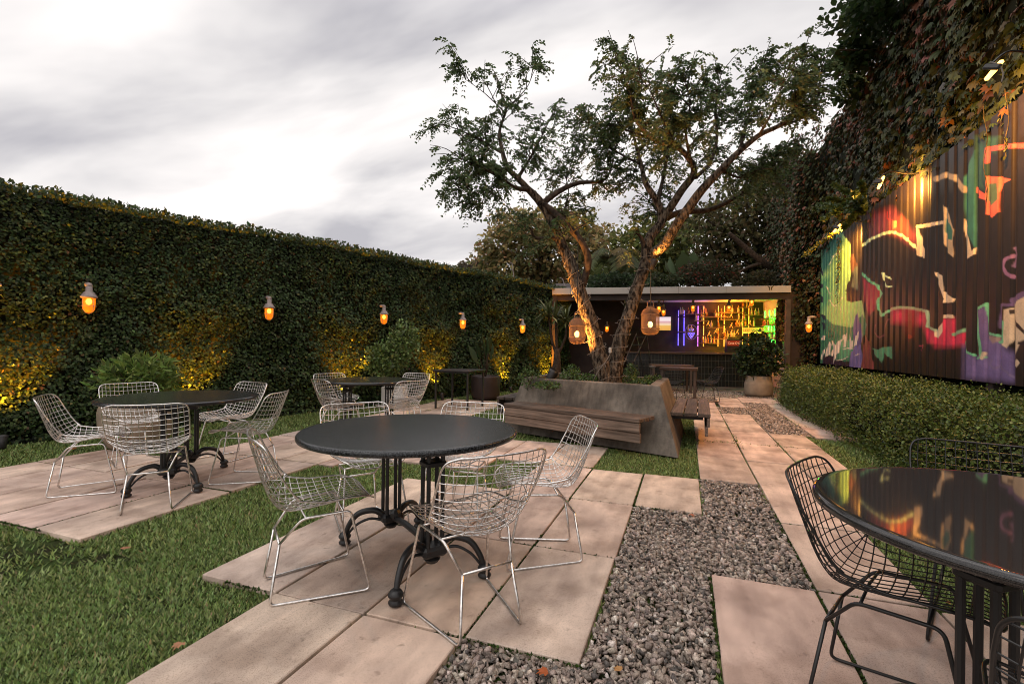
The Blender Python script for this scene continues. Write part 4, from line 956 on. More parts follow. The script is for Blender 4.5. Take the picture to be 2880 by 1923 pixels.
# screen
mtv = bpy.data.materials.new('lit screen'); mtv.use_nodes = True; t_ = mtv.node_tree; pb = t_.nodes['Principled BSDF']; co = t_.nodes.new('ShaderNodeTexCoord'); sp = t_.nodes.new('ShaderNodeSeparateXYZ'); rp = t_.nodes.new('ShaderNodeValToRGB')
t_.links.new(co.outputs['Generated'], sp.inputs[0]); t_.links.new(sp.outputs[2], rp.inputs[0]); el = rp.color_ramp.elements
el[0].position = 0; el[0].color = (.85, .42, .09, 1); el[1].position = 1; el[1].color = (.85, .66, .75, 1)
for p_, c_ in ((.34, (.9, .5, .12)), (.42, (1, .78, .5)), (.62, (.75, .38, .42)), (.75, (1, .85, .85))): q_ = el.new(p_); q_.color = (*c_, 1)
t_.links.new(rp.outputs[0], pb.inputs['Emission Color']); pb.inputs['Emission Strength'].default_value = .95; pb.inputs['Base Color'].default_value = (0, 0, 0, 1)
x, z = onbar(1866, 910, 2.6); tv = bthing('wall_screen', 'lit television screen beside the blue shelves of the bar', 'screen', loc=(x, 2.6, z))
bb((0, .03, 0), (.52, .04, .50), bev=.006).build('casing', MT['darkmetal'], tv); bb((0, .006, 0), (.48, .012, .46)).build('display', mtv, tv)
bb((0, .35, .9), (.06, .06, 1.0)).build('mount', MT['darkmetal'], tv) if 0 else bb((0, .40, .0), (.12, .70, .12)).build('mount', MT['darkmetal'], tv)
# ladder
ld = bthing('step_ladder', 'dark metal step ladder leaning open in front of the bar', 'ladder', loc=(0, 0, 0))
def lp(a_, b_, d): x, z = onbar(1530 + .1788 * a_, 780 + .1788 * b_, d); return np.array([x, d, z])
P0, P1 = lp(1455, 880, 1.2), lp(1310, 1225, .6); Q0, Q1 = lp(1615, 890, 1.2), lp(1420, 1305, .6)
for A0, A1 in ((P0, P1), (Q0, Q1)):
    k = A0[2] / max(A0[2] - A1[2], .1); b = MB(); b.tube([A0, A0 + (A1 - A0) * (A0[2] - .014) / (A0[2] - A1[2])], .017, 6); b.build('rail', MT['jamb'], ld)
for k in (.16, .52, .88, 1.25, 1.6): b = MB(); pa, pb_ = P0 + (P1 - P0) * k, Q0 + (Q1 - Q0) * k * (P0[2] - P1[2]) / (Q0[2] - Q1[2]); b.box((pa + pb_) / 2, (np.linalg.norm(pb_ - pa), .09, .025)); b.build('step', MT['darkmetal'], ld)
for A0, e in ((P0, .3), (Q0, .25)): b = MB(); b.tube([A0 + (0, .02, -.02), (A0[0] + e, A0[1] + .16, .014)], .013, 6); b.build('rear_leg', MT['darkmetal'], ld)

# ================================================================ LAMPS
def make_wall_lamp():
    t = thing('wall_lamp', 'x', 'lamp', group='amber bulkhead lamps')
    b = MB(); b.lathe([(.034, .165), (.036, .10), (.040, .095), (.060, .085), (.062, .070), (.072, .064), (.074, .048), (.086, .042), (.088, .020), (.078, .014)], 20)
    b.tube(fillet([(0, 0, .15), (0, 0, .185), (0, .05, .195), (0, .13, .195)], .03, 5), .030, 10); b.sphere((0, 0, .178), .037, 10); b.build('housing', MT['lampgrey'], t, smooth=True)
    b = MB(); b.lathe([(.066, .016), (.066, -.08), (.060, -.13), (.045, -.158), (.02, -.172), (.0005, -.175)], 18); b.build('glass_cover', MT['amber'], t, smooth=True)
    b = MB()
    for k in range(4):
        a = k * math.pi / 2 + .5; c_, s_ = math.cos(a), math.sin(a); b.tube([(.075 * c_, .075 * s_, .02), (.075 * c_, .075 * s_, -.09), (.064 * c_, .064 * s_, -.145), (.03 * c_, .03 * s_, -.18), (0, 0, -.184)], .003, 5)
    aa = np.linspace(0, 2 * np.pi, 20, endpoint=False); b.tube(np.c_[.076 * np.cos(aa), .076 * np.sin(aa), 0 * aa - .085], .003, 5, closed=True); b.build('guard', MT['lampgrey'], t)
    b = MB(); b.sphere((0, 0, -.03), .032, 10, sz=1.3); b.build('bulb', MT['bulb'], t, smooth=True)
    lamp('bulb_light', 'POINT', (0, 0, -.03), 22, (1, .36, .04), t, .03)
    return t
wl = make_wall_lamp(); first = [1]
def put_lamp(loc, rz, label, sc=1., group=None, power=None):
    o = wl if first else copy_tree(wl); first.clear()
    o.location = loc; o.rotation_euler = (0, 0, rz); o['label'] = label; o.scale = (sc,) * 3
    if group: o['group'] = group
    if power:
        for ch in o.children:
            if ch.type == 'LIGHT': ch.data = ch.data.copy(); ch.data.energy = power
    return o
hz = math.atan2(HD[1], HD[0])
for (px, py), lab in (((250, 846), 'largest amber wall lamp on the hedge, leftmost whole one'), ((757, 873), 'second amber wall lamp from the left on the hedge'), ((1080, 890), 'third amber wall lamp from the left, above the round table by the hedge'),
                      ((1302, 906), 'fourth amber wall lamp on the hedge, above the square black table'), ((1470, 920), 'smallest amber wall lamp on the hedge, nearest the spiky palm'), ((-26, 812), 'amber wall lamp cut off by the left edge of the photo')):
    p = onplane(px, py, [*(HB + HN * .13), 0], [*HN, 0]); put_lamp(p + np.array([0, 0, 0.02]), hz, lab)
p = onplane(2275, 914, (3.68, 0, 0), (1, 0, 0)); put_lamp(p, R(-90), 'amber wall lamp on the ivy between the bar and the mural', 1.0)
for (px, py, d), lab in (((1655, 912, 1.75), 'amber lamp on the dark bar wall touching the left tree trunk'), ((1707, 920, 1.75), 'amber lamp on the dark bar wall between the two tree trunks')):
    x, z = onbar(px, py, d); p = B0 + BX * x + BY * d; put_lamp((p[0], p[1], z), BA, lab, .9, 'amber lamps at the bar', 8)
PEND = (((1853, 864), .6, 'amber pendant lamp just right of the lantern, the higher of a pair'), ((1866, 874), .9, 'amber pendant lamp just right of the lantern, the lower of a pair'), ((1949, 862), .6, 'amber pendant lamp in front of the blue lit shelves'), ((2050, 862), .6, 'amber pendant lamp in front of the middle orange shelves'), ((2114, 846), .6, 'amber pendant lamp under the green lit end of the bar ceiling'))
for (px, py), d, lab in PEND:
    x, z = onbar(px, py, d); p = B0 + BX * x + BY * d; o = put_lamp((p[0], p[1], z), BA + math.pi, lab, .9, 'amber pendants at the bar', 9)
    b = MB(); b.tube([(0, 0, .2), (0, 0, (2.83 - z) / .9)], .010, 6); b.build('hanging_rod', MT['cable'], o)

def spotlight(loc, target, power, color, label, cone=75, group='garden spotlights', name='garden_spotlight', stake=True, scale=1., lens='glow', blend=.7, cat='spotlight'):
    t = thing(name, label, cat, loc, 0, group)
    d = Vector(target) - Vector(loc); q = d.to_track_quat('Z', 'Y').to_matrix().to_3x3(); Q = np.array(q)
    prof = [(.02 * scale, -.11 * scale), (.035 * scale, -.105 * scale), (.042 * scale, -.02 * scale), (.048 * scale, .02 * scale), (.050 * scale, .045 * scale), (.044 * scale, .045 * scale), (.042 * scale, .02 * scale)]
    b = MB(); b.lathe(prof, 14); b.v[0] = b.v[0] @ Q.T
    b.build('housing', MT['darkmetal'], t, smooth=True)
    b = MB(); b.lathe([(.0005, .024 * scale), (.041 * scale, .024 * scale)], 14); b.v[0] = b.v[0] @ Q.T; b.build('lens', MT[lens], t)
    if stake: b = MB(); b.tube([(0, 0, -.02), (0, 0, -loc[2] - .03)], .010, 6); b.build('stake', MT['darkmetal'], t)
    o = lamp('spot_light', 'SPOT', tuple(Vector(d).normalized() * .05 * scale), power, color, t, .03, tuple(Vector(d).normalized() * 2), cone, blend)
    return t
AMB = (1, .36, .024)
for px, lab in ((0, 'garden spotlight at the hedge foot cut by the left edge'), (536, 'garden spotlight behind the left round table lighting the hedge'), (965, 'garden spotlight lighting the hedge left of the pale square pot'), (1217, 'garden spotlight at the hedge behind the square black table'), (1412, 'garden spotlight at the hedge by the plum coloured pot'), (1529, 'garden spotlight at the hedge beside the spiky palm')):
    p = onplane(px, 1090, [*HB, 0], [*HN, 0])[:2]; q = p + HN * .30; spotlight((q[0], q[1], .10), (p[0] + HD[0] * .05, p[1] + HD[1] * .05, .85), 1100, AMB, lab, 66)
spotlight((3.62, 10.7, .12), (4.0, 11.0, 1.5), 260, AMB, 'garden spotlight shining up the ivy right of the bar', 70)
# flood lights over the mural, on arms from the wall
def mural_light(px, py, lx, hot, power, label):
    p = onplane(px, py, (lx, 0, 0), (1, 0, 0)); hp = onplane(*hot, (4.2, 0, 0), (1, 0, 0))
    t = thing('flood_light', label, 'spotlight', tuple(p), 0, 'flood lights over the mural')
    d = unit(hp - p); u = unit(np.array([0, 1., .15]) - d * (d @ np.array([0, 1., .15]))); v = np.cross(d, u); Q = np.stack([u, v, d], 1)
    b = MB(); b.box((0, 0, -.02), (.15, .06, .035), bev=.012); b.v[0] = b.v[0] @ Q.T; b.build('housing', MT['darkmetal'], t)
    b = MB(); b.lathe([(.0005, -.105), (.022, -.09), (.026, 0), (.022, .09), (.0005, .105)], 10); b.v[0] = (b.v[0] @ np.array([[0, 1, 0], [0, 0, 1], [1, 0, 0]]).T * np.array([1, 1, .8]) + np.array([0, 0, .035])) @ Q.T; b.build('lit_tube', MT['flood_glow'], t, smooth=True)
    lamp('flood', 'SPOT', tuple(d * .08), power, (1, .45, .075), t, .05, tuple(d * 2), 132, 1.)
    lamp('flood_spill', 'SPOT', tuple(d * .09 + np.array([-.03, 0, -.03])), power * .62, (1, .42, .09), t, .05, tuple(d * .09 + np.array([-1.5, 0, -1.9])), 115, 1.)
    b = MB(); b.tube(cr_spline([(.0, 0, .05), (.15, .05, .16), (.40, .1, .12), (.62, .1, .10)], 5), .012, 6); b.build('arm', MT['darkmetal'], t)
    b = MB(); b.tube(cr_spline([(-.02, .0, .06), (.02, -.05, .0), (.04, -.08, -.10), (.03, -.08, -.18)], 5), .006, 5); b.build('cable', MT['wirewhite'], t)
    return t
mural_light(2792, 192, 3.62, (2885, 345), 640, 'flood light hanging on the ivy at the upper right, glowing brightly')
mural_light(2472, 512, 3.66, (2570, 545), 640, 'middle flood light at the top edge of the mural under the red ivy')
mural_light(2352, 640, 3.74, (2398, 690), 500, 'flood light half hidden by the hanging fern at the left of the mural')

# rattan lanterns hung in the tree
def lantern(px, py, d, top, label, sc=1.):
    p = atdepth(px, py, d); t = thing('rattan_lantern', label, 'lantern', tuple(p), 0, 'rattan lanterns in the tree')
    pr = resample(np.array([(.055, -.235), (.06, -.225), (.105, -.215), (.135, -.18), (.142, -.14), (.142, .10), (.135, .15), (.10, .19), (.06, .205), (.052, .23)]) * sc, 26)
    b = MB()
    for k in range(52):
        a = 2 * math.pi * k / 52; b.tube(np.c_[pr[:, 0] * math.cos(a), pr[:, 0] * math.sin(a), pr[:, 1]], .0024, 3, cap=False)
    b.build('ribs', MT['rattan'], t)
    b = MB(); aa = np.linspace(0, 2 * np.pi, 30, endpoint=False)
    for z in np.linspace(-.22, .20, 24) * sc: r = np.interp(z, pr[:, 1], pr[:, 0]); b.tube(np.c_[r * np.cos(aa), r * np.sin(aa), 0 * aa + z], .0024, 3, closed=True)
    for z in (-.13 * sc, .095 * sc, .225 * sc, -.232 * sc): r = np.interp(z, pr[:, 1], pr[:, 0]) + .002; b.tube(np.c_[r * np.cos(aa), r * np.sin(aa), 0 * aa + z], .008, 5, closed=True)
    b.build('weave', MT['rattan'], t)
    b = MB(); b.sphere((0, 0, -.06 * sc), .033, 12, sz=1.35); b.build('bulb', MT['bulb'], t, smooth=True)
    b = MB(); b.tube(fillet([(-.05 * sc, 0, .22 * sc), (-.045 * sc, 0, .33 * sc), (.045 * sc, 0, .33 * sc), (.05 * sc, 0, .22 * sc)], .03), .006, 5); b.build('handle', MT['rattan'], t)
    b = MB(); b.tube([(0, 0, 0), (0, 0, .33 * sc)], .006, 5); b.tube([(0, 0, .33 * sc), (0, 0, top)], .0055, 5); b.build('cable', MT['cable'], t)
    lamp('bulb_light', 'POINT', (0, 0, -.06 * sc), 30, (1, .40, .06), t, .04)
lantern(1623, 930, 6.3, 1.35, 'rattan lantern hanging left of the tree trunks, the lower one', .75)
lantern(1829, 902, 6.75, 1.10, 'rattan lantern hanging right of the tree trunks in front of the screen', .86)

# ================================================================ THE TREE IN THE PLANTER
TD = 7.08
BR = [
 [(1704, 1082, 0, .185), (1690, 1030, 0, .160), (1676, 964, 0, .148), (1660, 906, 0, .140), (1630, 814, 0, .130), (1612, 757, .05, .120), (1578, 683, .1, .100), (1552, 621, .1, .086), (1517, 565, .05, .076), (1486, 535, 0, .066), (1455, 504, -.1, .056), (1430, 475, -.2, .046), (1415, 430, -.25, .038), (1405, 370, -.3, .028), (1424, 305, -.3, .020), (1410, 265, -.35, .013), (1392, 205, -.35, .006)],
 [(1486, 535, 0, .046), (1450, 530, -.3, .036), (1404, 500, -.5, .027), (1353, 473, -.7, .017), (1300, 448, -.9, .008)],
 [(1430, 475, -.2, .034), (1390, 480, -.1, .024), (1340, 460, .1, .016), (1285, 480, .2, .007)],
 [(1415, 430, -.25, .03), (1360, 400, .1, .02), (1300, 370, .3, .012), (1250, 352, .4, .005)],
 [(1527, 572, .05, .056), (1578, 535, .2, .046), (1629, 514, .35, .038), (1690, 509, .5, .028), (1716, 484, .6, .018), (1730, 425, .7, .008)],
 [(1640, 806, 0, .06), (1654, 745, -.1, .062), (1650, 713, -.12, .06), (1634, 678, -.15, .057), (1600, 640, -.1, .056), (1555, 595, .02, .055), (1530, 575, .04, .05)],
 [(1572, 668, .1, .034), (1506, 668, 0, .027), (1491, 642, -.1, .020), (1455, 632, -.2, .010)],
 [(1634, 670, -.15, .03), (1613, 652, -.2, .02), (1650, 630, -.3, .009)],
 [(1590, 630, -.05, .03), (1588, 590, .3, .02), (1600, 540, .5, .012), (1585, 480, .7, .006)],
 [(1455, 504, -.1, .034), (1500, 430, .3, .022), (1530, 370, .5, .012), (1550, 330, .6, .005)],
 [(1424, 305, -.3, .014), (1460, 272, -.2, .009), (1488, 235, -.2, .006), (1498, 192, -.1, .003)], [(1424, 320, -.3, .012), (1362, 262, -.4, .007), (1310, 225, -.4, .003)],
 [(1722, 1082, 0, .20), (1732, 1020, 0, .175), (1745, 955, 0, .155), (1770, 880, 0, .145), (1795, 799, 0, .136), (1818, 730, 0, .126), (1818, 700, 0, .115)],
 [(1818, 700, 0, .095), (1830, 662, .05, .090), (1859, 622, .1, .078), (1849, 570, .15, .064), (1813, 514, .2, .048), (1803, 463, .3, .036), (1780, 380, .4, .022), (1760, 310, .5, .010)],
 [(1859, 622, .1, .072), (1915, 540, 0, .066), (1951, 489, -.1, .058), (1936, 448, -.2, .048), (1900, 412, -.3, .040), (1839, 392, -.4, .033), (1788, 335, -.5, .024), (1772, 259, -.6, .015), (1736, 182, -.7, .005)],
 [(1822, 722, 0, .10), (1869, 688, -.1, .094), (1900, 637, -.2, .086), (1946, 570, -.3, .078), (1977, 530, -.35, .070), (2028, 479, -.4, .059), (2079, 427, -.45, .049), (2135, 381, -.5, .041), (2191, 356, -.55, .033), (2232, 320, -.6, .025), (2252, 274, -.6, .016), (2258, 172, -.6, .006)],
 [(1862, 618, .1, .058), (1915, 596, .3, .052), (1992, 591, .5, .046), (2069, 555, .7, .036), (2120, 514, .9, .025), (2171, 479, 1.1, .012)],
 [(1956, 500, -.1, .040), (1997, 458, .2, .032), (2017, 387, .3, .026), (2012, 305, .4, .018), (2028, 208, .5, .006)],
 [(2079, 427, -.45, .03), (2100, 350, -.2, .019), (2120, 270, .1, .011), (2150, 200, .3, .005)],
 [(1849, 570, .15, .042), (1870, 480, .6, .028), (1880, 400, .8, .020), (1870, 310, 1., .011), (1880, 225, 1, .005)],
 [(1815, 705, 0, .05), (1803, 668, -.05, .032), (1788, 655, -.1, .012)], [(1905, 638, -.2, .03), (1890, 700, -.1, .02)] and [(1862, 618, .1, .034), (1846, 590, .3, .02), (1820, 560, .5, .008)],
 [(1839, 392, -.4, .024), (1770, 370, -.2, .016), (1700, 350, 0, .010), (1640, 345, .1, .005)],
 [(1803, 463, .3, .026), (1740, 430, .5, .018), (1680, 400, .6, .011), (1630, 395, .7, .005)],
 [(2191, 356, -.55, .024), (2250, 335, -.4, .014), (2295, 290, -.3, .007), (2305, 215, -.3, .003)],
 [(2028, 479, -.4, .026), (2090, 500, .1, .018), (2150, 470, .3, .011), (2200, 430, .4, .005)],
 [(1951, 489, -.1, .03), (1930, 380, -.6, .018), (1940, 290, -.8, .010), (1920, 215, -.9, .004)],
 [(1900, 412, -.3, .024), (1860, 330, -.9, .014), (1830, 260, -1., .007), (1800, 215, -1.1, .003)],
 [(2135, 381, -.5, .022), (2180, 300, -.9, .013), (2200, 240, -1., .006)],
 [(1690, 509, .5, .020), (1720, 540, .5, .012), (1775, 500, .4, .006)], [(1353, 473, -.7, .012), (1330, 520, -.7, .007), (1290, 530, -.8, .003)], [(1404, 500, -.5, .013), (1370, 560, -.5, .007), (1345, 590, -.6, .003)],
]
tree = thing('planter_tree', 'forked tree with feathery green leaves growing out of the concrete planter', 'tree', tuple(atdepth(1712, 1072, TD)))
T0 = np.array(tree.location)
def bpts(B): return np.array([atdepth(x, y, TD + dd) - T0 for x, y, dd, r in B]), np.array([q[3] for q in B])
tr, brn = MB(), MB(); SK = []
for i, B in enumerate(BR):
    P, r = bpts(B); nsub = 7
    r = r * (.76 if i == 0 else .66 if i == 12 else .84); C4 = cr_spline(np.c_[P, r], nsub); p, rr = C4[:, :3].copy(), np.maximum(C4[:, 3], .003)
    wob = .010 * np.stack([lowf(p * 1. + 9 * k, 5, 200 + k) for k in range(3)], 1) * np.minimum(1, rr / .03)[:, None]; p = p + wob
    if i in (0, 12):
        # trunks: knobbly, many sided
        n_ = len(p); tmp = MB(); tmp.tube(p, rr, 18); v = tmp.v[0]
        cen = np.repeat(p, 18, 0); dv = v - cen; v2 = cen + dv * (1 + .11 * lowf(v, 9, 210) + .06 * lowf(v, 24, 211))[:, None]; tmp.v[0] = v2
        tr.add(v2, tmp.f)
    else: (tr if r[0] > .055 else brn).tube(p, rr, 9 if r[0] > .05 else 6)
    SK.append((p, rr))
tr.build('trunk', MT['bark'], tree, smooth=True)
TW = MB(); LP, LD, LN, LS = [], [], [], []
def compound(p, d, ln, n=9):
    d = unit(d); side = unit(np.cross(d, np.array([0, 0, 1.]) + .4 * rng.normal(size=3)))
    for t in np.linspace(.12, 1, n):
        q = p + d * ln * t + np.array([0, 0, -.55 * ln * t * t])
        for s in (-1, 1):
            LP.append(q); LD.append(side * s + d * .55 + np.array([0, 0, -.35]) + .25 * rng.normal(size=3)); LN.append(np.array([0, 0, 1.]) + .5 * rng.normal(size=3)); LS.append(rng.uniform(.034, .056))
for (p, rr) in SK:
    seg = np.linalg.norm(np.diff(p, axis=0), axis=1); cum = np.r_[0, np.cumsum(seg)]
    s0 = cum[np.argmax(rr < .030)] if (rr < .030).any() else None
    if s0 is None: continue
    L_ = cum[-1] - s0; nt_ = int(max(3, L_ * (7 if any(p is SK[k_][0] for k_ in (10, 11)) else 15 if any(p is SK[k_][0] for k_ in (0, 1, 2, 3, 8, 9, 27, 28, 29)) else 20)))
    for s_ in np.r_[s0 + L_ * rng.uniform(0, 1, nt_) ** .75, cum[-1] * np.ones(3)]:
        q = np.array([np.interp(s_, cum, p[:, k]) for k in range(3)]); k = min(np.searchsorted(cum, s_), len(p) - 1); ax = unit(p[k] - p[max(k - 2, 0)] + 1e-6)
        d = unit(ax * .5 + rng.normal(size=3) * .75 + np.array([0, 0, .38])); ln = rng.uniform(.16, .52)
        if q[2] + T0[2] < 3.0 and rng.uniform() < .55: continue
        if p is SK[0][0] and q[2] + T0[2] > 4.5 and rng.uniform() < .78: continue
        tw = np.array([q + d * ln * t + np.array([0, 0, .10 * ln * math.sin(t * 3)]) for t in np.linspace(0, 1, 5)]); TW.tube(tw, np.linspace(.007, .003, 5), 4, cap=False)
        for t in rng.uniform(.25, 1, rng.integers(4, 9)):
            c = tw[0] + (tw[-1] - tw[0]) * t; compound(c, d * .5 + rng.normal(size=3) * np.array([.8, .8, .45]) + np.array([0, 0, -.05]), rng.uniform(.12, .24), int(rng.integers(6, 10)))
brn.build('branch', MT['branch'], tree, smooth=True)
tag(TW.build('twig', MT['branch'], tree), kind='stuff')
n = len(LP); Pl = np.array(LP); hgt = np.clip((Pl[:, 2]) / 5., 0, 1)[:, None]
cl = palette(n, [(.105, .145, .062), (.072, .105, .044), (.145, .185, .085), (.15, .155, .07), (.048, .07, .03)], [5, 4, 2.4, .8, 1.6], .22)
leaves('crown', Pl, np.array(LD), np.array(LN), np.array(LS), cl, MT['treeleaf'], 'diamond', tree)
# string of little lights wound round the trunks
wst = thing('string_lights', 'pale string of unlit little lights wound round both tree trunks', 'string lights', tuple(T0))
b = MB(); tips = None
for idx, turns, s0, s1 in ((0, 9, .02, .36), (12, 9, .05, .92)):
    p, rr = SK[idx]; tt = np.linspace(s0, s1, 220); kk = tt * (len(p) - 1); q = np.stack([np.interp(kk, np.arange(len(p)), p[:, j]) for j in range(3)], 1); r = np.interp(kk, np.arange(len(p)), rr) * 1.16 + .006
    T = unit(np.gradient(q, axis=0)); U = unit(np.cross(T, np.array([0, 1., 0]))); W_ = np.cross(T, U); a = np.linspace(0, turns * 2 * np.pi, 220) + .4 * np.sin(np.linspace(0, 19, 220))
    w_ = q + r[:, None] * (np.cos(a)[:, None] * U + np.sin(a)[:, None] * W_); b.tube(w_, .0032, 4)
    for k in range(4, 216, 7): o_ = unit(w_[k] - q[k]) + np.array([0, 0, .5 * rng.normal()]); tp_ = MB(); tp_.tube([w_[k], w_[k] + o_ * .045], .004, 4); tp_.build('tiny_bulb', MT['wirewhite'], wst)
b.build('wire', MT['wirewhite'], wst)
# a rag-like white socket box in the fork and the little lamp on the right trunk
p = atdepth(1716, 985, TD - .2); bx_ = thing('junction_box', 'small pale plastic junction box strapped in the fork of the tree', 'junction box', tuple(p)); b = MB(); b.box((0, 0, 0), (.04, .04, .085), bev=.01); b.build('box', MT['pot_white'], bx_); b = MB(); b.tube(cr_spline([(0, 0, -.05), (-.05, -.03, -.15), (-.16, -.03, -.30), (-.26, -.02, -.5)], 5), .006, 5); b.build('cord', MT['wirewhite'], bx_)
WARM = (1, .40, .07)
p = atdepth(1553, 1054, 7.0); spotlight(tuple(p), tuple(atdepth(1655, 870, TD)), 800, WARM, 'black spotlight in the planter aimed up the left trunk', 70, stake=False, scale=1.5)
p = atdepth(1839, 738, TD - .16); spotlight(tuple(p), tuple(atdepth(1890, 610, TD - .2)), 40, WARM, 'tiny spotlight strapped to the right tree trunk, pointing up', 80, stake=False)
p = atdepth(1688, 1000, TD - .5); 

# ================================================================ PLANTS
def bush(parent, c, rad, n, size, cols, wts, shape='oval', up=.3, name='foliage', m='box'):
    u = unit(rnd(n, 3)); rr = rng.uniform(.25, 1, n)[:, None] ** .55; q = u * rr * np.array(rad); lump = 1 + .22 * lowf(q / np.max(rad), 5, int(rng.integers(1, 999))); q = q * lump[:, None]
    P = q + np.array(c); D = u * .8 + .6 * rnd(n, 3); D[:, 2] += up; NR = u + .6 * rnd(n, 3); NR[:, 2] += .6
    return leaves(name, P, D, NR, size * rng.uniform(.65, 1.3, n), palette(n, cols, wts, .22), MT[m], shape, parent)
LIGHTG = [(.14, .20, .055), (.10, .15, .04), (.20, .26, .085), (.05, .08, .022)]
GREENS = [(.055, .085, .022), (.035, .058, .016), (.09, .125, .035), (.02, .035, .01)]
def stems(parent, c, h, n, spread, name='stem', r=.006, m='branch'):
    b = MB()
    for i in range(n):
        a = 2 * math.pi * i / n + random.uniform(-.4, .4); d = spread * random.uniform(.5, 1); b.tube(cr_spline([c, (c[0] + .4 * d * math.cos(a), c[1] + .4 * d * math.sin(a), c[2] + h * .55), (c[0] + d * math.cos(a), c[1] + d * math.sin(a), c[2] + h)], 4), np.linspace(r, r * .5, 9), 5)
    return b.build(name, MT[m], parent)
# 1 big beige pot on the left
t = thing('potted_shrub', 'light green shrub in a big ribbed beige pot behind the left round table', 'potted plant', (-5.17, -1.02, 0))
b = MB(); b.lathe([(.20, 0), (.27, .02), (.325, .12), (.365, .28), (.37, .42), (.345, .53), (.32, .555), (.295, .555), (.29, .50), (.0005, .48)], 40); b.build('pot', MT['pot_beige'], t, smooth=True)
stems(t, (0, 0, .48), .42, 10, .34); bush(t, (.02, 0, .80), (.42, .38, .25), 1500, .095, [(.18, .25, .06), (.13, .19, .045), (.26, .32, .10), (.07, .11, .03)], [4, 3, 2, 2], 'lance', .25, m='treeleaf')
# 2 plum pot with strelitzia
t = thing('potted_strelitzia', 'plum coloured pot with upright banana like leaves beside the planter', 'potted plant', (-3.42, 5.30, 0))
b = MB(); b.lathe([(.24, 0), (.30, .015), (.325, .10), (.33, .50), (.325, .535), (.30, .54), (.29, .50), (.0005, .49)], 32); b.build('pot', MT['pot_dark'], t, smooth=True)
P, D, NR, S_, C_ = [], [], [], [], []
for k in range(11):
    a = rng.uniform(0, 6.28); tl = rng.uniform(.15, .5); b = MB(); h = rng.uniform(.25, .62); top = np.array([tl * .5 * math.cos(a), tl * .5 * math.sin(a), .5 + h]); b.tube(cr_spline([(0, 0, .48), top * .6 + np.array([0, 0, .2]), top], 4), .008, 5); b.build('leaf_stalk', MT['leaf'] if 0 else MT['branch'], t)
    P.append(top); D.append([tl * math.cos(a), tl * math.sin(a), .9]); NR.append([math.cos(a + 1.5), math.sin(a + 1.5), .2]); S_.append(rng.uniform(.34, .5)); C_.append([(.045, .075, .03), (.07, .10, .05), (.03, .05, .02)][k % 3])
leaves('leaf', np.array(P), np.array(D), np.array(NR), np.array(S_), np.array(C_), MT['leaf'], 'lance', t)
# 3 square pale pot with a loose shrub
t = thing('potted_bush', 'loose green shrub in a pale square pot behind the round table by the hedge', 'potted plant', (-4.45, 3.20, 0), R(20))
b = MB(); b.box((0, 0, .21), (.42, .42, .42), bev=.012); b.build('pot', MT['pot_white'], t); stems(t, (0, 0, .40), .85, 8, .28)
bush(t, (-.18, -.05, .90), (.44, .35, .34), 1700, .058, LIGHTG, [3, 3, 2, 1], 'oval'); bush(t, (.15, .1, 1.26), (.36, .3, .40), 1300, .052, LIGHTG, [3, 3, 2, 1], 'oval', name='upper_foliage')
# 4 yucca
py_ = atdepth(1565, 1060, 11.3); t = thing('potted_yucca', 'tall spiky yucca with three bare stems in a pale pot by the hedge end', 'potted plant', (py_[0], py_[1], 0))
b = MB(); b.box((0, 0, .28), (.36, .36, .56), bev=.015); b.build('pot', MT['pot_white'], t)
def yl(px, py): return atdepth(px, py, 11.3) - np.array([py_[0], py_[1], 0])
b = MB(); b.tube([yl(1566, 1060), yl(1566, 1034), yl(1567, 1000), yl(1566, 980)], [.10, .095, .080, .06], 10); b.build('trunk', MT['branch'], t, smooth=True)
tops = []
for pts in ([(1564, 992), (1553, 960), (1546, 910), (1542, 882)], [(1567, 990), (1565, 950), (1564, 915), (1562, 895)], [(1570, 995), (1582, 970), (1592, 940), (1592, 905)]):
    P = np.array([yl(*q) for q in pts]); b = MB(); b.tube(cr_spline(P, 5), np.linspace(.036, .024, 16), 7); b.build('stem', MT['branch'], t, smooth=True); tops.append(P[-1])
P, D, NR = [], [], []
for q in tops:
    for k in range(44): a = rng.uniform(0, 6.28); e_ = rng.uniform(-.5, 1.3); P.append(q + rng.normal(size=3) * .02 + (0, 0, rng.uniform(-.08, .05))); D.append([math.cos(a) * math.cos(e_), math.sin(a) * math.cos(e_), math.sin(e_)]); NR.append([-math.cos(a) * math.sin(e_) * .9, -math.sin(a) * math.sin(e_) * .9, 1])
leaves('rosette', np.array(P), np.array(D), np.array(NR), rng.uniform(.34, .52, len(P)), palette(len(P), [(.14, .16, .06), (.09, .11, .04), (.22, .21, .09)], [3, 3, 1]), MT['leaf'], 'strap', t)
# 5 big pot by the bar
t = thing('potted_fig', 'dark leafy bush in a wide beige pot in front of the bar counter', 'potted plant', (2.66, 9.02, 0))
b = MB(); b.lathe([(.26, 0), (.315, .015), (.335, .08), (.34, .30), (.325, .36), (.31, .37), (.305, .52), (.285, .53), (.28, .46), (.0005, .44)], 36); b.build('pot', MT['pot_beige'], t, smooth=True)
stems(t, (0, 0, .44), .75, 12, .38, r=.010); bush(t, (-.02, 0, 1.02), (.56, .52, .56), 1900, .095, [(.035, .055, .018), (.022, .036, .012), (.055, .08, .026), (.012, .02, .007)], [4, 4, 1.4, 2], 'oval', -.1, m='leaf'); bush(t, (.62, .1, .66), (.28, .2, .16), 120, .08, GREENS, [1, 2, 2, 1], 'oval', 0, 'side_sprig', 'leaf')
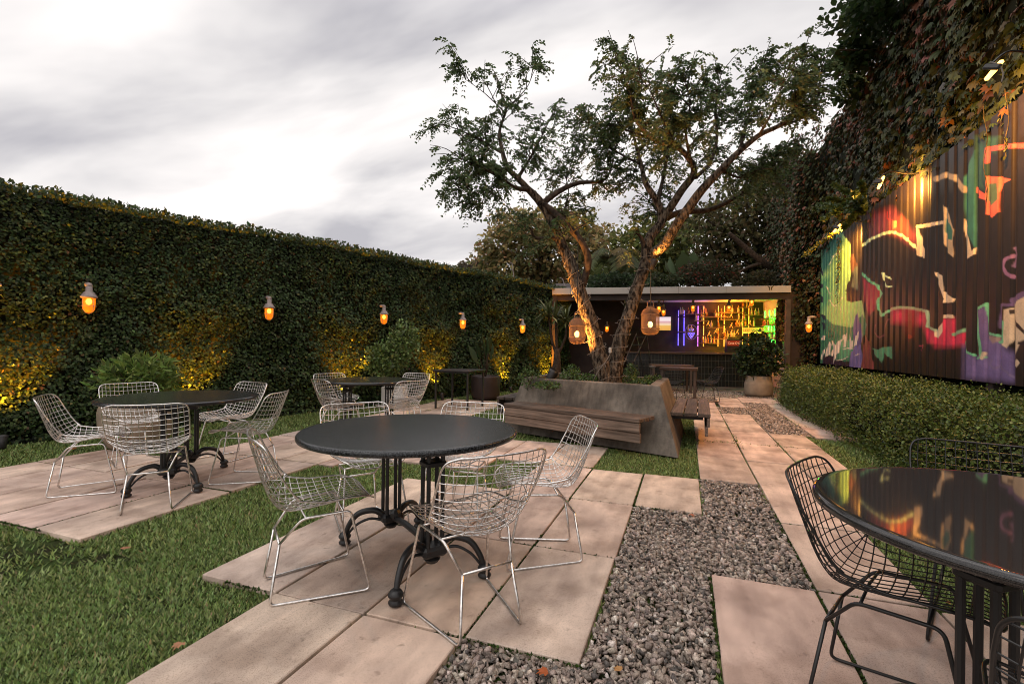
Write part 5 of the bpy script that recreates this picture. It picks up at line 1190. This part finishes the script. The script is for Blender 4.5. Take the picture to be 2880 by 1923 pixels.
# low plants in the planter
for k, (px, py, d, w_, h_, lab) in enumerate(((1490, 1058, 6.9, .28, .30, 'small bushy plant at the left front corner of the planter'), (1605, 1040, 7.2, .26, .26, 'small bushy plant in the planter left of the trunk'), (1655, 1050, 7.0, .20, .20, 'small bushy plant in the planter touching the left trunk'), (1770, 1060, 7.2, .26, .18, 'small bushy plant in the planter just right of the trunk'), (1800, 1062, 6.5, .22, .17, 'low plant near the right front corner of the planter'), (1836, 1060, 7.0, .20, .20, 'plant with a pale bloom at the right rear of the planter'), (1540, 1072, 6.5, .26, .10, 'low creeping plant along the front rim of the planter'), (1776, 1040, 8.2, .16, .35, 'taller thin plant at the back of the planter right of the trunk'), (1610, 1024, 7.9, .2, .35, 'taller leafy plant at the back of the planter left of the trunk'))):
    p = atdepth(px, py, d); t = thing('planter_plant', lab, 'plant', (p[0], p[1], .665), group='small plants in the concrete planter')
    stems(t, (0, 0, 0), h_ * .6, 7, w_ * .5, r=.004); bush(t, (0, 0, h_ * .34), (w_ * .72, w_ * .72, h_ * .45), 460, .030, [(.07, .12, .03), (.045, .08, .02), (.11, .17, .05)], [4, 3, 1.5], 'oval', .3)
    if k == 5: b = MB(); b.lathe([(.0005, .0), (.03, .012), (.055, .03)], 10, (0, -.1, .26)); b.build('bloom', MT['pot_white'], t)
# hanging foxtail fern by the mural
p0 = onplane(2432, 598, (4.0, 0, 0), (1, 0, 0)); t = thing('hanging_fern', 'feathery foxtail fern hanging out of the ivy at the left top of the mural', 'fern', tuple(p0))
P, D, NR, C_ = [], [], [], []; b = MB()
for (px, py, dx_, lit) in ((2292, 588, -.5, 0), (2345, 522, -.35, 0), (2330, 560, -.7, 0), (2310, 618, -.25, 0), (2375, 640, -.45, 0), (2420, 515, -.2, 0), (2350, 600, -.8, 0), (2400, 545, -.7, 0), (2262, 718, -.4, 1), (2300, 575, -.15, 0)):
    e_ = onplane(px, py, (4.0 + dx_, 0, 0), (1, 0, 0)) - p0; sp_ = cr_spline([(0, 0, 0), e_ * .45 + np.array([0, 0, .10 + .05 * rng.normal()]), e_], 14); b.tube(sp_, .005, 4)
    for k in range(430): tq = rng.uniform(.12, 1); q = np.array([np.interp(tq, np.linspace(0, 1, len(sp_)), sp_[:, j]) for j in range(3)]); d = rng.normal(size=3); P.append(q); D.append(d + unit(e_) * .8); NR.append(rng.normal(size=3)); C_.append((.20, .17, .03) if lit else ((.045, .075, .018) if rng.uniform() < .7 else (.08, .11, .03)))  # lit frond: lamplight painted in as a yellow leaf colour
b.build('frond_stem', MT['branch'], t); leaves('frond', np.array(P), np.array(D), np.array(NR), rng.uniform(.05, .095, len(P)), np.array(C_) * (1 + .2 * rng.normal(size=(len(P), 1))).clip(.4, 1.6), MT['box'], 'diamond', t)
# shrub overhanging the ivy wall
def crownleaf(parent, clusters, n, size, cols, wts, name='crown', m='treeleaf', shape='oval', droop=0.):
    P, D, NR = [], [], []
    tot = sum(c[3] ** 2 for c in clusters)
    for x, y, z, r in clusters:
        k = int(n * r * r / tot); u = unit(rnd(k, 3)); rr = rng.uniform(.1, 1, k)[:, None] ** .5; q = u * rr * r * np.array([1, 1, .8]); q = q * (1 + .35 * lowf(q / r + x, 3.5, int(rng.integers(1, 9999))))[:, None]
        P.append(q + np.array([x, y, z])); d = u * .6 + rnd(k, 3) * .7; d[:, 2] -= droop; D.append(d); nn = rnd(k, 3) * .6; nn[:, 2] += 1; NR.append(nn)
    P, D, NR = map(np.concatenate, (P, D, NR)); k = len(P)
    return leaves(name, P, D, NR, size * rng.uniform(.6, 1.3, k), palette(k, cols, wts, .22), MT[m], shape, parent)
t = thing('overhanging_shrub', 'round leaved dark green shrub leaning over the top of the ivy wall', 'shrub', (4.5, 6.0, 6.7))
b = MB(); 
for e_ in ((-.7, .6, .9), (-.5, -.8, 1.0), (-.9, 1.9, .4), (-.3, -2., .6), (-.9, 0, .3)): b.tube(cr_spline([(0, e_[1] * .5, 0), (e_[0] * .4, e_[1] * .7, e_[2] * .6), e_], 4), np.linspace(.03, .01, 9), 5)
b.build('branch', MT['branch'], t)
crownleaf(t, [(-.5, .75, .5, .42), (-.45, .0, .9, .6), (-.4, -.8, .6, .7), (-.5, .9, -.1, .36), (-.3, -1.9, .6, .7), (-.5, .3, .3, .45)], 4200, .125, [(.032, .055, .018), (.022, .040, .013), (.05, .075, .026)], [3, 3, 1], droop=.15)

# ================================================================ BACKGROUND TREES
def bgtree(name, label, px, d, pybase_top, clusters, n, size, cols, wts, shape='oval', trunk=.22, group=None, droop=0.):
    """clusters in photo pixels at distance d: (px, py, radius m, extra depth)"""
    base = atdepth(px, HY, d); t = thing(name, label, 'tree', (base[0], base[1], 0), group=group)
    o = np.array([base[0], base[1], 0]); cl = [(*(atdepth(a, b_, d + e_) - o), r) for a, b_, r, e_ in clusters]
    top = np.mean([c[:3] for c in cl], 0); b = MB(); b.tube(cr_spline([(0, 0, 0), (top[0] * .3, top[1] * .3, top[2] * .5), (top[0], top[1], top[2] * .95)], 6), np.linspace(trunk, trunk * .4, 13), 8)
    for c in cl: s_ = top * rng.uniform(.5, .8); e_ = np.array(c[:3]); b.tube(cr_spline([s_, (s_ + e_) / 2 + rng.normal(size=3) * .2, e_], 4), np.linspace(trunk * .35, trunk * .08, 9), 5)
    b.build('trunk', MT['branch'], t, smooth=True); crownleaf(t, cl, n, size, cols, wts, shape=shape, droop=droop); return t
PLANE = [(.40, .29, .13), (.30, .24, .105), (.22, .20, .085), (.50, .34, .15), (.13, .135, .055)]
bgtree('plane_tree', 'large yellowish brown tree behind the hedge left of the forked trunk', 1520, 27, 0, [(1400, 690, 1.35, 0), (1440, 640, 1.35, .5), (1500, 650, 1.5, -1), (1560, 640, 1.5, 0), (1620, 640, 1.3, 1), (1420, 760, 1.4, 0), (1490, 740, 1.5, .5), (1560, 730, 1.6, 0), (1640, 700, 1.5, .5), (1690, 670, 1.2, 2), (1375, 735, .9, 0), (1600, 770, 1.3, 0), (1500, 790, 1.3, 1)], 9500, .27, PLANE, [3, 3, 3, 1.2, 2], droop=.2)
bgtree('small_tree', 'small greyish tree low behind the hedge top, left of the big brown tree', 1345, 36, 0, [(1330, 755, .9, 0), (1370, 745, .9, 0), (1310, 765, .6, 0)], 1100, .28, [(.16, .12, .085), (.11, .09, .065)], [1, 1])
bgtree('plane_tree', 'yellow green tree behind the bar between the trunks and the dark trees', 1860, 24, 0, [(1770, 690, 1.1, 0), (1830, 660, 1.2, .5), (1890, 680, 1.2, 0), (1930, 650, 1.1, .6), (1840, 730, 1.3, 0), (1910, 740, 1.2, 0), (1760, 750, 1.1, 0), (1700, 760, 1.1, 0)], 5600, .24, [(.21, .22, .07), (.14, .16, .052), (.29, .27, .085), (.07, .085, .03)], [3, 3, 1.3, 2])
bgtree('dark_tree', 'dark brownish tree behind the bar roof beside the ivy wall', 2080, 20, 0, [(1990, 620, 1.1, 0), (2060, 590, 1.3, .5), (2130, 560, 1.3, 0), (2190, 520, 1.2, .5), (2230, 470, 1.0, 0), (2040, 680, 1.3, 0), (2120, 660, 1.3, 0), (2190, 640, 1.3, .3), (2000, 720, 1.0, .5), (2100, 740, 1.2, 0), (2180, 730, 1.2, 0), (2230, 600, 1.1, .5), (2160, 790, .9, 0), (2240, 720, 1.0, 0)], 9500, .20, [(.14, .125, .056), (.10, .10, .045), (.18, .13, .072), (.055, .058, .025)], [3, 3, 1.8, 2], trunk=.3, droop=.1)
t = thing('leaning_trunk', 'bare dark leaning tree trunk in front of the dark trees above the bar', 'tree', tuple(atdepth(2150, 740, 17)))
o = np.array(t.location); b = MB(); b.tube(cr_spline([(*(atdepth(2250, 800, 17.5) - o),), (0, 0, 0), (*(atdepth(2090, 690, 17) - o),), (*(atdepth(2050, 655, 17) - o),)], 6), np.linspace(.14, .06, 19), 8); b.tube(cr_spline([atdepth(2150, 740, 17) - o, atdepth(2110, 750, 17) - o, atdepth(2060, 775, 17) - o], 6), np.linspace(.08, .03, 13), 6); b.build('trunk', MT['branch'], t, smooth=True)
# palm with arching fronds
pb0 = atdepth(1725, HY, 18); t = thing('palm', 'palm with drooping yellowing fronds behind the bar between the tree trunks', 'palm', (pb0[0], pb0[1], 0)); hh = atdepth(1725, 730, 18)[2]
b = MB(); b.tube([(0, 0, 0), (.05, 0, hh * .5), (0, 0, hh)], [.16, .13, .12], 10); b.build('trunk', MT['branch'], t)
P, D, NR, C_ = [], [], [], []; b = MB()
for k in range(15):
    a = 2 * math.pi * k / 15 + .2 * rng.normal(); L1 = rng.uniform(.9, 1.5); up = rng.uniform(.1, .7); sp_ = cr_spline([(0, 0, hh), (L1 * .5 * math.cos(a), L1 * .5 * math.sin(a), hh + up * .6), (L1 * math.cos(a), L1 * math.sin(a), hh + up * .2 - .5)], 8); b.tube(sp_, np.linspace(.02, .006, len(sp_)), 4)
    cc = (.15, .11, .04) if k % 4 == 0 else (.07, .085, .03)
    for tq in np.linspace(.15, 1, 34):
        q = np.array([np.interp(tq, np.linspace(0, 1, len(sp_)), sp_[:, j]) for j in range(3)])
        for s in (-1, 1): P.append(q); D.append([-math.sin(a) * s + .4 * math.cos(a), math.cos(a) * s + .4 * math.sin(a), -.55]); NR.append([math.cos(a), math.sin(a), 1.]); C_.append(cc)
b.build('frond_rib', MT['branch'], t); leaves('frond', np.array(P), np.array(D), np.array(NR), rng.uniform(.3, .5, len(P)), np.array(C_) * (1 + .2 * rng.normal(size=(len(P), 1))).clip(.5, 1.5), MT['treeleaf'], 'strap', t)
# banana like plant
pb0 = atdepth(1935, HY, 17.5); t = thing('banana_plant', 'upright broad leaved banana plant behind the bar roof', 'plant', (pb0[0], pb0[1], 0)); hh = atdepth(1935, 770, 17.5)[2]
b = MB(); b.tube([(0, 0, 0), (0, 0, hh)], [.12, .08], 8); b.build('trunk', MT['branch'], t)
P, D, NR = [], [], []
for k in range(16): a = rng.uniform(0, 6.28); P.append([rng.normal() * .25, rng.normal() * .25, hh - .2]); D.append([.55 * math.cos(a), .55 * math.sin(a), rng.uniform(.7, 1.2)]); NR.append([math.cos(a), math.sin(a), .1])
leaves('leaf', np.array(P), np.array(D), np.array(NR), rng.uniform(.7, 1.15, 16), palette(16, [(.09, .12, .06), (.05, .07, .03)], [1, 1]), MT['treeleaf'], 'oval', t)
# shrubs growing on the bar roof
for (px, py, d, rx, rz_, n_, cols, lab) in ((1735, 795, 15.6, 1.0, .28, 2600, [(.030, .048, .022), (.045, .065, .03)], 'dark green creeper mound on the bar roof between the trunks'), (1990, 770, 16, .95, .42, 2600, [(.045, .05, .025), (.07, .065, .035), (.15, .045, .03)], 'greyish shrub with reddish blooms on the bar roof'), (1860, 790, 16.3, .8, .26, 1700, [(.035, .048, .02), (.06, .065, .03)], 'low green shrub on the middle of the bar roof'), (2130, 790, 15.2, .8, .3, 1700, [(.04, .045, .02), (.07, .055, .03)], 'dull shrub on the bar roof next to the ivy wall')):
    p = atdepth(px, py, d); t = thing('roof_shrub', lab, 'shrub', (p[0], p[1], 2.90), group='shrubs on the bar roof'); stems(t, (0, 0, -.01), .4, 9, rx * .8); bush(t, (0, 0, max(p[2] - 2.92, .18)), (rx, .7, rz_), n_, .10, cols, [3, 2, .9][:len(cols)], 'oval', .1, m='treeleaf')
# neighbour's roof and two thin aerials
p = atdepth(1585, 800, 19); t = thing('neighbour_house', 'dark hipped roof of a house just above the left end of the bar', 'house', (p[0], p[1], 0), BA)
zt = atdepth(1585, 798, 19)[2]; b = MB(); b.hexa(np.array([(-.5, -.9, zt - .28), (1.0, -.9, zt - .28), (1.0, 1.5, zt - .28), (-.5, 1.5, zt - .28), (-.3, .1, zt + .03), (.3, .1, zt + .03), (.3, .6, zt + .03), (-.3, .6, zt + .03)])); b.build('roof', MT['lampgrey'] if 0 else MT['barwall'], t); bb((.25, .3, (zt - .29) / 2), (1.3, 2.2, zt - .29)).build('wall', MT['jamb'], t)
for (px, py0, py1, d, lab) in ((1448, 740, 800, 22, 'thin pale aerial mast in front of the brown tree'), (1590, 784, 808, 18.5, 'short pale pole on the dark roof left of the tree trunk')):
    p = atdepth(px, py1, d); q = atdepth(px - 8, py0, d); t = thing('aerial_mast', lab, 'mast', (p[0], p[1], 0)); o = np.array([p[0], p[1], 0]); b = MB(); b.tube([(0, 0, 0), p - o, q - o], .018, 5); b.tube([q - o, q - o + np.array([-.12, 0, .05])], .012, 4); b.build('pole', MT['lampgrey'], t)
